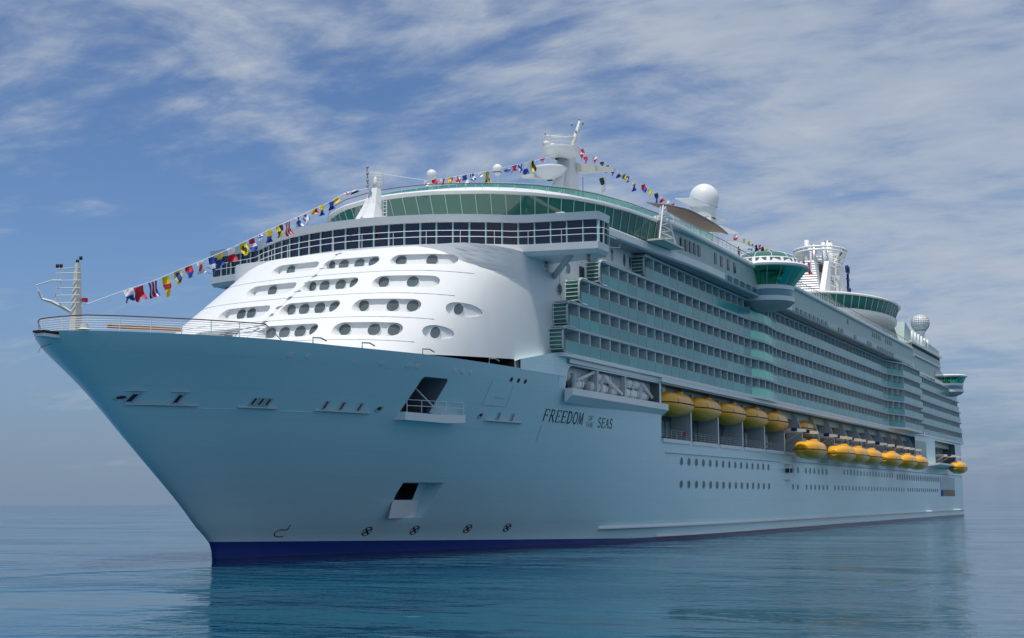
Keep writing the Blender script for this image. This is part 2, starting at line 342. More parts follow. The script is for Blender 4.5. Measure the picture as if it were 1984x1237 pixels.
for x in (25.3, 26, 27, 28.5, 30, 31.5, 33, 34.5, 35.7):
    zt = 19.25+1.4*min(1, (x-25.3)/8); y0 = HB(x, 18.25)+.012
    Rr.append([(x, -y0, 18.2+(zt-18.2)*t) for t in (0, .5, 1)]+[(x, -17.2, zt-.4)])
sh.loft(Rr, M['hull'], False, False, True); part(sh, 'shoulder_plating', sharp=30)
MB().prism([(16.32, y, z) for y, z in ((-8.5, 3.26), (-8.95, 4.98), (-8.85, 4.98), (-8.4, 3.26))], (5.16, 0, 0), M['white']).build('anchor_shelf', hull)
MB().rev((19.2, -7.2, 5.3), [(0, -.3), (.7, -.2), (.8, .3), (.5, .9), (0, 1)], M['black'], 12, 1.6, .7).build('anchor', hull)
# --- hull trim
def strake(name, x0, x1, z, h, w, m, parent=hull, step=3., taper=True):
    xs = [x0+(x1-x0)*i/max(2, int((x1-x0)/step)) for i in range(max(2, int((x1-x0)/step))+1)]; b = MB(); rings = []
    for i, x in enumerate(xs):
        k = 1 if 0 < i < len(xs)-1 or not taper else .35
        y = -HB(x, z); rings.append([(x, y+.25, z+h/2), (x, y-w*.55*k, z+h/2), (x, y-w*k, z+h*.15), (x, y-w*k, z-h*.25), (x, y-w*.4*k, z-h/2), (x, y+.25, z-h/2)])
    return b.loft(rings, m, True, True, False).build(name, parent)
strake('rubbing_strake', 51.5, 316.2, 1.62, .42, .55, M['white'])
strake('rubbing_strake', 65.8, 316.2, .36, .34, .5, M['white'])
strake('ledge', 66.3, 120.5, 10.9, .12, .16, M['grey'], taper=False); strake('ledge', 127, 316, 11.15, .16, .22, M['grey'], taper=False)
strake('knuckle', -13.9, 7.2, 12.75, .05, .03, M['hull'], step=1.5)
for x0, x1 in ((-13.6, -9.0), (-6.05, -2.8), (.9, 7.0), (22.4, 28.9)): strake('fairlead_ledge', x0, x1, 12.93, .22, .4, M['grey'], step=.8)
for x0, x1 in ((-14.3, -13.25), (-11.55, -10.35)):
    strake('fairlead_hood', x0, x1, 13.98, .16, .35, M['grey'], step=.5)
def hatch(x, z, w, h, name='mooring_port', frame=True, m='dark', depth=.06, fr=.09):
    b = MB(); e = (oh(x+w/2, z)-oh(x-w/2, z)); q = lambda dx, dz, o: oh(x+dx, z+dz, o)
    b.add([q(-w/2, -h/2, .02), q(w/2, -h/2, .02), q(w/2, h/2, .02), q(-w/2, h/2, .02)], [(0, 1, 2, 3)], M[m])
    o = b.build(name, hull)
    if frame:
        f = MB()
        for s in (-1, 1): f.prism([q(s*w/2-fr/2, -h/2-fr, 0), q(s*w/2+fr/2, -h/2-fr, 0), q(s*w/2+fr/2, h/2+fr, 0), q(s*w/2-fr/2, h/2+fr, 0)], (0, -.12, 0), M['grey'])
        f.build('frame', hull)
    return o
for x, w, h in ((-13.55, .42, .6), (-10.75, .42, .6), (-5.15, .34, .5), (-4.55, .34, .5), (-3.95, .34, .5), (1.65, .34, .6), (3.46, .34, .6), (5.45, .34, .6), (24.4, .3, .6), (26.9, .3, .6)): hatch(x, 13.42, w, h)
for x, w in ((-5.1, .55), (-3.36, .55), (1.61, .7), (4.7, .66), (7.69, .62), (8.84, .62), (14.2, .6), (15.38, .6), (16.76, .5)):
    b = MB(); z = 17.22; P = rrect(x-w/2, x+w/2, z-.17, z+.17, .13, 3)
    b.prism([oh(px, pz, -.05) for px, pz in P], (0, -.1, 0), M['white']); b.build('deck_light', hull)
b = MB(); P = [2*math.pi*i/14 for i in range(14)]
b.prism([oh(-14.1+.3*math.cos(t), 13.4+.2*math.sin(t), -.05) for t in P], (-.05, -.09, 0), M['grey']); b.add([oh(-14.12+.24*math.cos(t), 13.44+.12*math.sin(t), .07)+Vector((-.03, 0, 0)) for t in P], [list(range(14))], M['dark']); b.build('hawse_eye', hull)
for x in (7.75, 21.4):
    b = MB(); P = [(x+.42*math.cos(t), 13.35+.3*math.sin(t)) for t in [2*math.pi*i/12 for i in range(12)]]
    b.prism([oh(a, z, -.05) for a, z in P], (0, -.14, 0), M['grey']); P = [(x+.24*math.cos(t)-.05, 13.38+.15*math.sin(t)) for t in [2*math.pi*i/12 for i in range(12)]]
    b.add([oh(a, z, .1) for a, z in P], [list(range(12))], M['dark']); b.build('hawse_eye', hull)
for x in (24.2, 25.6, 27.0):
    P = [(x+.26*math.cos(t), 17.07+.24*math.sin(t)) for t in [2*math.pi*i/14 for i in range(14)]]
    MB().add([oh(a, z, .02) for a, z in P], [list(range(14))], M['dark']).build('scuttle', hull)
# shell door outline beside the name
b = MB()
for x0, z0, x1, z1 in ((20.9, 16.8, 20.9, 14.4), (25.0, 16.6, 25.0, 14.4), (20.9, 14.4, 25.0, 14.4), (22.6, 15.2, 24.2, 15.2)):
    b.tube([oh(x0+(x1-x0)*i/4, z0+(z1-z0)*i/4, .0) for i in range(5)], .03, M['grey'], 4)
b.build('shell_door_outline', hull)
b = MB(); b.tube([oh(33.0, 12.9, .0), oh(33.0, 12, .0), oh(33, 11.2, .0)], .06, M['grey'], 5); b.build('overflow_pipe', hull)
# portholes in the hull side
def hporthole(x, z, w, h):
    n = 14; b = MB(); P = [(x+w*math.cos(2*math.pi*i/n), z+h*math.sin(2*math.pi*i/n)) for i in range(n)]
    b.loft([[oh(a, c, 0) for a, c in P], [oh(x+(a-x)*.96, z+(c-z)*.96, .06) for a, c in P]], M['grey'], True, False, False)
    b.add([oh(x+(a-x)*.9, z+(c-z)*.9, .05) for a, c in P], [list(range(n))], M['port_glass']); b.add([oh(x+(a-x)*.96, z+(c-z)*.96, .06) for a, c in P]+[oh(x+(a-x)*.9, z+(c-z)*.9, .05) for a, c in P], [(i, (i+1) % n, n+(i+1) % n, n+i) for i in range(n)], M['grey'])
    return b
ph = [(72.3+2.93*k, z, .55, .55) for z in (9.9, 6.93) for k in range(15)]
ph += [(x, 9.75, .55, .6) for x in (128.3, 131.4, 136.8, 139.7, 142.7, 145.7, 148.7, 151.7)] + [(127.9+a, 6.93, .5, .5) for a in (0, 3.1, 9, 12, 15, 18, 21, 24, 30, 33)]
ph += [(166+2.95*k, 9.95, .5, .55) for k in range(0, 17)]; ph += [(164+2.95*k, 6.9, .45, .5) for k in range(0, 22)]
for x, z, w, h in ph: hporthole(x, z, w, h).build('porthole', hull)
b = MB()
for k in range(20): 
    q = hporthole(219+2.95*k, 9.72, .6, .74); b.add(q.v, q.f, M['port_glass'])
for k in range(15):
    q = hporthole(231+2.95*k, 6.86, .42, .48); b.add(q.v, q.f, M['port_glass'])
tag(b.build('porthole', hull), kind='stuff')
# art panel near the stern
b = MB(); b.box((277.3, -19.34, 7.1), (301, -19.28, 10.5), M['bluepanel']); b.box((277.3, -19.34, 5.4), (281, -19.28, 7.1), M['fblue']); b.box((281, -19.34, 5.4), (301, -19.28, 7.1), mat('tan_panel', (.32, .22, .16), .6))
b.build('painted_panel', hull)
# thruster and bulb marks
def stroke2(b, pts, w, m, off=.03):
    for (x0, z0), (x1, z1) in zip(pts[:-1], pts[1:]):
        d = Vector((x1-x0, z1-z0)); n_ = Vector((-d.y, d.x)).normalized()*w/2
        b.add([oh(x0+n_.x, z0+n_.y, off), oh(x0-n_.x, z0-n_.y, off), oh(x1-n_.x, z1-n_.y, off), oh(x1+n_.x, z1+n_.y, off)], [(0, 1, 2, 3)], m)
for x in (15.56, 21.54, 28.77, 34.75):
    b = MB(); c = [(x+.5*math.cos(t), 2.0+.42*math.sin(t)) for t in [2*math.pi*i/16 for i in range(17)]]
    stroke2(b, c, .09, M['dark']); stroke2(b, [(x-.36, 1.72), (x+.36, 2.28)], .16, M['dark']); stroke2(b, [(x-.36, 2.28), (x+.36, 1.72)], .16, M['dark']); b.build('thruster_mark', hull)
b = MB(); stroke2(b, [(6.3, 1.72), (5.6, 1.72), (5.3, 1.85), (5.15, 2.05), (5.3, 2.25), (5.6, 2.35), (6.3, 2.35), (6.3, 2.8)], .09, M['dark']); b.build('bulb_mark', hull)
# ship name in condensed serif capitals
def letter(ch, x, z, w, h, b):
    th, tn, sf = .14*h, .06*h, .07*h
    def st(p, t): stroke2(b, [(x+a*w, z+c*h) for a, c in p], t, M['dark'])
    def se(a, c): stroke2(b, [(x+a*w-sf*1.3, z+c*h), (x+a*w+sf*1.3, z+c*h)], tn, M['dark'])
    arc = lambda cx, cz, rx, rz, a0, a1, k=9: [(cx+rx*math.cos(R(a0+(a1-a0)*i/k)), cz+rz*math.sin(R(a0+(a1-a0)*i/k))) for i in range(k+1)]
    if ch in 'FE':
        st([(.2, 0), (.2, 1)], th); st([(.1, .97), (.85, .97)], tn); st([(.85, 1), (.85, .8)], tn); st([(.2, .52), (.65, .52)], tn); st([(.65, .42), (.65, .62)], tn); se(.2, .03)
        if ch == 'E': st([(.1, .03), (.88, .03)], tn); st([(.88, 0), (.9, .22)], tn)
    if ch == 'R':
        st([(.2, 0), (.2, 1)], th); st([(.1, .97), (.45, .97)]+arc(.45, .75, .28, .22, 90, -90)+[(.2, .53)], tn*1.5); st([(.42, .53), (.9, 0)], th); se(.2, .03); se(.9, .03)
    if ch == 'D': st([(.2, 0), (.2, 1)], th); st([(.1, .97), (.42, .97)]+arc(.4, .5, .45, .47, 90, -90)+[(.1, .03)], tn*1.8)
    if ch == 'O': st(arc(.5, .5, .38, .48, 0, 360, 20), tn*1.9)
    if ch == 'M': st([(.12, 0), (.18, 1)], tn); st([(.18, 1), (.5, .05)], th*.9); st([(.5, .05), (.82, 1)], tn); st([(.82, 1), (.88, 0)], th); se(.12, .03); se(.88, .03)
    if ch == 'S': st(arc(.5, .75, .3, .23, 20, 270, 9)+arc(.5, .27, .32, .25, 90, -160, 9), tn*2.0)
    if ch == 'A': st([(.1, 0), (.5, 1)], tn); st([(.5, 1), (.9, 0)], th); st([(.28, .38), (.72, .38)], tn); se(.1, .03); se(.9, .03)
    if ch == 'T': st([(.5, 0), (.5, 1)], th); st([(.1, .97), (.9, .97)], tn); se(.5, .03)
    if ch == 'H': st([(.2, 0), (.2, 1)], th); st([(.8, 0), (.8, 1)], th); st([(.2, .5), (.8, .5)], tn); se(.2, .03); se(.8, .03)
for word, x0, z0, dx, w, h in (('FREEDOM', 32.75, 13.3, 1.285, 1.2, 1.3), ('OF', 42.95, 13.83, .62, .56, .52), ('THE', 42.5, 13.12, .68, .62, .52), ('SEAS', 45.45, 13.18, 1.03, .96, 1.12)):
    b = MB()
    for i, ch in enumerate(word): letter(ch, x0+dx*i, z0, w, h, b)
    b.build('name_lettering', hull)
# ------------------------------------------------------------------ mooring platform door
pf = part(MB().prism([(10.2, -12.6, 12.45), (10.2, -13.9, 12.45), (15.2, -15.6, 12.3), (17.8, -16.2, 12.45), (17.8, -14.9, 12.45)], (0, 0, .75), M['white']), 'mooring_platform')
rl = MB(); P = [Vector(p) for p in ((10.5, -13.9, 13.2), (12.2, -14.5, 13.2), (14.0, -15.1, 13.2), (15.2, -15.5, 13.2), (17.6, -16.1, 13.2))]
for i, p in enumerate(P): rl.tube([p, p+Vector((0, 0, 1.15))], .04, M['white'], 5)
for dz in (.6, 1.15):
    rl.tube([p+Vector((0, 0, dz)) for p in P[:4]], .035, M['white'], 5); rl.tube([P[4]+Vector((-1.6, .4, dz)), P[4]+Vector((0, 0, dz))], .035, M['white'], 5)
rl.build('railing', pf); MB().tube([(11.5, -14.2, 15.5), (15.0, -15.3, 12.9)], .07, M['white'], 6).build('stay', pf)
MB().tube([(12.2, -12.3, 13.2), (12.2, -12.3, 15.6)], .05, M['lamp'], 5).build('ladder', pf)
MB().rev((13.7, -14.2, 13.2), [(0, .7), (.35, .7), (.35, .55), (.2, .45), (.2, .1), (.4, .05), (.4, 0)], M['navy'], 12).build('bollard', pf)
# ------------------------------------------------------------------ superstructure front with stadium recesses
Gf = pch([(0, 0), (4, .2), (7, .55), (10, 1.3), (12, 2.3), (14, 4.2), (15.6, 6.6), (16.6, 9.6), (17.3, 14), (17.7, 19), (17.9, 23.5), (18.02, 28), (18.1, 60)])
xf = lambda z: 4.2+1.47*(z-20.6)
hf = pch([(0, 20.4), (6, 20.45), (10, 20.5), (12, 20.6), (14.06, 21.0), (15.84, 22.97), (16.86, 25.7), (17.36, 28.4), (17.66, 31), (17.83, 33), (18.0, 36), (18.1, 60)])
def build_front():
    """raked rounded shell meeting a vertical rounded shoulder in a sharp crease"""
    rings = []
    for z in [17.95+.45*i for i in range(30)]:
        yc = 17.97
        for k in range(400):
            y = 9+k*.0224
            if xf(z)+Gf(y) > hf(y): yc = y; break
        ys = [yc*math.sin(math.pi/2*i/22) for i in range(23)]+[yc+(18-yc)*math.sin(math.pi/2*i/10) for i in range(1, 11)]
        pt = [(min(xf(z)+Gf(y), hf(y), 60), -y, z) for y in ys]; st = [(x, -y, z_) for x, y, z_ in pt[1:]]
        rings.append([(70, -18.05, z)]+pt[::-1]+st+[(70, 18.05, z)])
    return part(MB().loft(rings, M['white'], True, True, True), 'superstructure_front', sharp=24)
front = build_front()
RZ = [(20.75, .72, [(-16.5, -14.95), (-14.3, -8.9), (-7.4, -1.2), (1.2, 7.4)]), (23.45, .74, [(-16.8, -15.1), (-14.1, -8.6), (-7.2, -.85), (.6, 6.9)]),
      (26.35, .72, [(-13.9, -8.2), (-6.6, -.5), (.5, 6.7)]), (29.2, .66, [(-13.8, -7.75), (-6.5, -.1), (.6, 6.6)])]
cut = []
def back_x(y, z, zc, h): return xf(zc+h)+Gf(abs(y))+.38+.35*(z-zc-h)
for zc, h, rs in RZ:
    for ya, yb in rs:
        rr_ = min(.68, (yb-ya)*.45); ys_ = sorted(set([ya+rr_*(1-math.cos(R(a))) for a in (0, 22, 45, 68, 90)]+[yb-rr_*(1-math.cos(R(a))) for a in (0, 22, 45, 68, 90)]+[ya+rr_+(yb-ya-2*rr_)*k/8 for k in range(1, 8)]))
        ym = (ya+yb)/2; sl_ = (Gf(abs(ym)+.05)-Gf(abs(ym)-.05))/.1*(1 if ym > 0 else -1)
        nd = Vector((-1, sl_, 0)).normalized() if abs(ym) > 15.0 else Vector((-1, 0, 0))
        up_, lo_ = [], []
        for y in ys_:
            e_ = min(y-ya, yb-y); hh = h if e_ >= rr_ else h-rr_+math.sqrt(max(0, rr_*rr_-(rr_-e_)**2))
            hh = max(hh, .03)
            for lst, z in ((up_, zc+hh), (lo_, zc-hh)):
                y_ = y+(.28*(z-zc) if yb-ya > 2 else 0); p = Vector((back_x(y_, z, zc, h), y_, z)); lst.append((p, Vector((xf(z)+Gf(abs(y_)), y_, z))+nd*3.5))
        cb = MB(); m_ = len(ys_); O = up_+lo_[::-1]
        cb.loft([[f for p, f in O], [p for p, f in O]], M['white'], True, False, False)
        for k in (0, 1):
            vs = [q[k] for q in up_]+[q[k] for q in lo_]; cb.add(vs, [(i, i+1, m_+i+1, m_+i) for i in range(m_-1)], M['white'])
        cut.append(cb.build('cutter'))
pr = MB().prism([(8.6, -23, 18.2), (25.25, -23, 18.2), (25.25, -23, 19.2), (25.1, -23, 19.25), (8.6, -23, 18.32)], (0, 9.5, 0), M['dark']).build('cutter'); cut.append(pr)
cutout(front, cut)
def porthole(y, z, zc, h, r=.64):
    n = 18; b = MB(); d = .05; sl_ = (Gf(abs(y)+d)-Gf(abs(y)-d))/(2*d)*(1 if y > 0 else -1)
    if abs(y) > 15.2: sl_ = max(-2.2, min(2.2, sl_))
    x0 = back_x(y, z, zc, h)
    t = Vector((sl_, 1, 0)).normalized(); u = Vector((.35, 0, 1)).normalized(); nn = u.cross(t).normalized()
    if nn.x > 0: nn = -nn
    c = Vector((x0, y, z)); P = [c+t*r*math.cos(2*math.pi*i/n)+u*r*1.03*math.sin(2*math.pi*i/n) for i in range(n)]
    b.loft([[p-nn*.35 for p in P], [p+nn*.07 for p in P], [c+(p-c)*.94+nn*.07 for p in P], [c+(p-c)*.94+nn*.04 for p in P]], M['white'], True, False, False)
    b.add([c+(p-c)*.94+nn*.05 for p in P], [list(range(n))], M['cabinph'])
    return b.build('porthole', front)
M['cabinph'] = mat('grey_porthole_glass', (.11, .14, .15), .12, .6, var=.55, vscale=.45)
PH = [(20.75, .72, (-15.75, -13.3, -11.9, -9.4, -6.55, -5.0, -3.3, -1.8, 1.8, 3.3)), (23.5, .74, (-15.9, -13.1, -11.6, -8.95, -6.1, -4.5, -2.75, -1.2, 3.6, 4.9)), (26.4, .72, (-11.4, -8.65, -5.7, -4.1, -2.25, -.7, 4.2)), (29.2, .66, (-11.3, -8.3, -5.35, -3.7, -1.85, -.25, 4.9))]
for z, h, yy in PH:
    for y in yy: porthole(y, z, [q for q in RZ if abs(q[0]-z) < .2][0][0], h)
# side portholes on the rounded shoulder and the wall above
def side_window(x, z, w, h, y=-18.0, name='side_porthole', m='cabinph'):
    n = 16; b = MB(); P = [(x+w*math.cos(2*math.pi*i/n), z+h*math.sin(2*math.pi*i/n)) for i in range(n)]
    b.prism([(a, y-.06, c) for a, c in P], (0, .5, 0), M['white'], M[m]); return b.build(name, front)
for x, z in ((33.2, 30.1), (38.6, 30.6), (36.2, 27.95)): side_window(x, z, .62, .62, -17.92 if x < 35 else -18.1)
# seam lines round the front
for z in (19.55, 22.1, 24.9, 27.7):
    yy = [i*.5 for i in range(-36, 37)]; b = MB(); b.tube([(min(xf(z)+Gf(abs(y)), hf(abs(y)))-.02, y, z) for y in yy if abs(y) < 15.6], .03, M['grey'], 4); b.build('seam', front)
b = MB(); b.box((11.0, -12.2, 21.85), (11.3, -11.9, 22.15), M['lamp']); b.box((10.8, -12.25, 21.95), (11.05, -11.85, 22.05), M['dark']); b.build('floodlight', front)
# little mooring davits along the bulwark
for x in (-3.5, 1.8, 8.8, 19.5):
    p = oh(x, 18.3, -.2); b = MB(); b.tube([p, p+Vector((0, 0, .5)), p+Vector((.9, -.2, .55)), p+Vector((1.6, -.3, .35))], .07, M['lamp'], 5); b.build('fairlead_roller', ship)
# ------------------------------------------------------------------ bow deck rail, mast, jackstaff
def rail_path(pts, h, nb, name, parent=None, post=2.2, top=M['teak'], bar=M['white'], r=.035, tr=.05):
    b = MB(); P = [Vector(p) for p in pts]
    L = [0]
    for a, c in zip(P[:-1], P[1:]): L.append(L[-1]+(c-a).length)
    for k in range(nb): b.tube([p+Vector((0, 0, h*(k+1)/(nb+1))) for p in P], r*.7, bar, 4)
    s = 0
    while s <= L[-1]+.01:
        i = 0
        while i < len(L)-2 and L[i+1] < s: i += 1
        p = P[i].lerp(P[i+1], min(1, (s-L[i])/(L[i+1]-L[i]))); b.tube([p, p+Vector((0, 0, h))], r*1.2, bar, 5); s += post
    b.tube([p+Vector((0, 0, h)) for p in P], tr, top, 5)
    return b.build(name, parent or ship)
prt = [(x, -HB(x, 18.3)+.25, 18.3) for x in (-8, -10, -12, -14, -16, -17.2, -18.2, -18.9, -19.4)]
rail_path(prt+[(-19.6, -1.2, 18.3), (-19.7, 0, 18.3), (-19.6, 1.2, 18.3)]+[(x, -y, z) for x, y, z in prt[::-1]], 1.25, 6, 'bow_rail', post=2.4)
b = MB(); b.tube([(-8, -11.2, 19.55), (-6.2, -11.5, 18.4)], .05, M['steel'], 5); b.tube([(-8, -11.2, 19.0), (-11.5, -9.2, 18.4)], .04, M['steel'], 5); b.tube([(-8, -11.2, 19.5), (-11.5, -9.2, 18.5)], .04, M['steel'], 5); b.build('ladder_rail', ship)
b = MB(); b.prism([(-18.2, -3.6, 18.62), (-13.2, -6.8, 18.62), (-13.0, -6.4, 18.62), (-18.0, -3.2, 18.62)], (0, 0, .28), M['orange']); b.build('gangway_plank', ship)
MB().rev((-20, -2.8, 18.3), [(0, .5), (.3, .45), (.35, .1), (.5, 0)], M['cream'], 10).build('winch', ship)
# bow roller beak
b = MB(); b.box((-21.9, -.5, 17.75), (-20.1, .5, 18.0), M['white']); b.box((-22.0, -.55, 18.04), (-20.2, .55, 18.22), M['black']); b.tube([(-20.5, 0, 17.3), (-21.7, 0, 16.9), (-21.9, 0, 16.5)], .05, M['lamp'], 5); b.build('bow_roller', ship)
# bow mast with crow platform and crane arm
bmast = part(MB().loft([[(-18.0+a*r_, c*r_*.8, z) for a, c in ((-1, -1), (1, -1), (1, 1), (-1, 1))] for r_, z in ((.42, 18.3), (.34, 20.2), (.22, 23.2), (.15, 24.1))], M['cream'], True, True, False), 'bow_mast')
b = MB()
for z in (20.8, 21.4, 22.0, 22.6, 23.2): b.tube([(-18.3, -.6, z), (-18.9, .9, z), (-18.9, 1.4, z)], .035, M['cream'], 4)
for y in (.9, 1.4): b.tube([(-18.9, y, 20.6), (-18.9, y, 23.6)], .035, M['cream'], 4)
b.tube([(-18.0, -.2, 23.7), (-18.8, 1.5, 23.6)], .06, M['cream'], 5); b.build('ladder_cage', bmast)
MB().tube([(-18.2, .3, 20.1), (-19.2, 1.5, 20.9), (-19.6, 2.1, 21.1), (-19.8, 2.3, 21.7)], .16, M['cream'], 6, .09).build('crane_arm', bmast)
MB().tube([(-19.8, 2.3, 21.7), (-19.9, 2.5, 22.2), (-19.3, 1.4, 22.6), (-18.9, .8, 22.6)], .05, M['cream'], 5).build('crane_hook', bmast)
for p in ((-17.9, -.2, 24.35), (-17.9, .15, 24.1), (-18.6, 1.2, 23.72), (-18.7, 1.5, 23.72)): MB().tube([p, (p[0], p[1], p[2]+.28)], .13, M['black'], 8).build('navigation_lamp', bmast)
MB().box((-17.75, -.62, 20.95), (-17.4, -.3, 21.25), M['red']).build('alarm_box', bmast)
# ------------------------------------------------------------------ bridge
def sym(half): return [(x, y) for x, y in half[::-1]]+[(x, -y) for x, y in half[1:]]
BR = [(22.2, 0), (22.3, 2), (22.55, 4), (23.0, 6.3), (23.8, 9), (25.0, 11.6), (26.4, 14), (27.6, 15.7), (28.3, 16.6), (28.9, 18.2), (29.6, 21.5), (30.4, 25.2)]
def curve(half, n=70):
    P = [Vector((x, -y)) for x, y in half]; L = [0]
    for a, c in zip(P[:-1], P[1:]): L.append(L[-1]+(c-a).length)
    def at(s):
        s = max(0, min(L[-1], s)); i = 0
        while i < len(L)-2 and L[i+1] < s: i += 1
        return P[i].lerp(P[i+1], (s-L[i])/(L[i+1]-L[i]))
    return at, L[-1]
def bpoly(off, wing=0., tail=35.2):   # bridge plan polygon (closed), pushed forward by off
    f = [(x-off, -y) for x, y in BR]; tip = f[-1]
    half = f+[(tip[0]+.2, tip[1]-off*.6-wing), (33.4, tip[1]-off*.6-wing), (34.4, -23.5), (35.0, -18.0)]
    return half[::-1]+[(x, -y) for x, y in half[1:]]
br = empty('bridge', (0, 0, 0), ship)
def slab(poly, z0, z1, m, name, parent, poly2=None):
    return MB().loft([[(x, y, z0) for x, y in poly], [(x, y, z1) for x, y in (poly2 or poly)]], m, True, True, False).build(name, parent)
slab(bpoly(.05), 34.12, 34.9, M['white'], 'roof_fascia', br, bpoly(.28))
slab(bpoly(-.62), 30.62, 31.0, M['white'], 'underside', br, bpoly(-.06)); slab(bpoly(-.05), 31.004, 31.75, M['white'], 'sill_band', br, bpoly(.04))
slab(bpoly(-.35), 31.754, 34.116, M['glass_dark'], 'window_glass', br)
at_, LB = curve(BR); s = .87
def mullion(a, c): MB().box(a, c, M['teal_frame']).build('mullion', br)
while s < LB:
    for sg in (-1, 1):
        p = at_(s); mullion((p.x+.14, p.y*sg-.05, 31.75), (p.x+.36, p.y*sg+.05, 34.12))
    s += 1.74
for sg in (-1, 1):
    for x in (30.6, 32.0, 33.3): mullion((x-.07, sg*25.02, 31.75), (x+.07, sg*25.3, 34.12))
rb = MB(); P = []
for i in range(-60, 61):
    p = at_(LB*abs(i)/60); P.append(Vector((p.x-.75, p.y*(1 if i > 0 else -1), 0)))
P = [Vector((33.6, 25.9, 0))]+[Vector((30.2, 25.9, 0))]+P[1:-1]+[Vector((30.2, -25.9, 0)), Vector((33.6, -25.9, 0))]
for z in (32.42, 33.06): rb.tube([p+Vector((0, 0, z)) for p in P], .036, M['fwhite'], 5)
for p in P[1:-1:8]: rb.tube([p+Vector((0, 0, 31.3)), p+Vector((0, 0, 33.06))], .03, M['fwhite'], 5)
rb.build('front_railing', br)
for sg in (-1, 1):
    MB().tube([(31.3, 21.7*sg, 30.75), (35.2, 17.9*sg, 29.2)], .34, M['grey'], 10).build('wing_strut', br)
    MB().tube([(31.6, 23.6*sg, 30.6), (31.6, 23.6*sg, 29.9)], .22, M['lamp'], 8).build('searchlight', br)
b = MB(); b.tube([(33.9, -25.0, 31.6), (35.5, -25.6, 31.8), (35.5, -25.6, 32.8), (34, -25.2, 32.8)], .06, M['steel'], 5); b.tube([(34.4, -23.6, 31), (36.4, -22.6, 31.0), (38, -20, 31)], .09, M['steel'], 5); b.build('wing_end_bracket', br)
for y in (-21, -11, -3, 4, 12, 20):
    pass
rf = MB(); P2 = [Vector((p.x+.3, p.y, 34.15)) for p in P]
# signal mast on the bridge roof
sm = part(MB().loft([[(x0+a*w, -1.0+c*d_, z) for a, c in ((-1, -1), (1, -1), (1, 1), (-1, 1))] for x0, w, d_, z in ((24.0, .95, 1.25, 34.9), (24.9, .6, .75, 37.0), (25.5, .42, .42, 38.9))], M['white'], True, True, False), 'signal_mast')
MB().tube([(25.4, -1, 38.8), (25.4, -1, 40.2)], .28, M['cream'], 8, .15).build('mast_head', sm)
b = MB()
for z in (39.3, 39.65, 40.0, 40.35): b.tube([(24.9+.9*math.cos(t), -1.4+.75*math.sin(t), z) for t in [R(-150+300*i/10) for i in range(11)]], .035, M['cream'], 4)
b.tube([(25.6, -1.9, 38.9), (25.7, -2, 40.3)], .035, M['cream'], 4); b.tube([(25.2, -2.0, 38.9), (25.2, -2.1, 40.4)], .035, M['cream'], 4); b.build('crow_nest_cage', sm)
b = MB(); b.tube([(24.4, -.7, 38.6), (24.3, -.6, 41.1)], .07, M['lamp'], 5)
for z in (38.9, 39.5, 40.3, 41.0): b.tube([(24.35, -.65, z), (24.35, -.65, z+.22)], .16, M['lamp'], 7)
b.build('signal_lights', sm)
b = MB()
for y in (-2.5, -2.95): b.tube([(24.6, y, 34.9), (24.6, y, 37.6)], .04, M['fwhite'], 4)
for k in range(7): b.tube([(24.6, -2.5, 35.1+.4*k), (24.6, -2.95, 35.1+.4*k)], .03, M['fwhite'], 4)
b.build('ladder', sm)
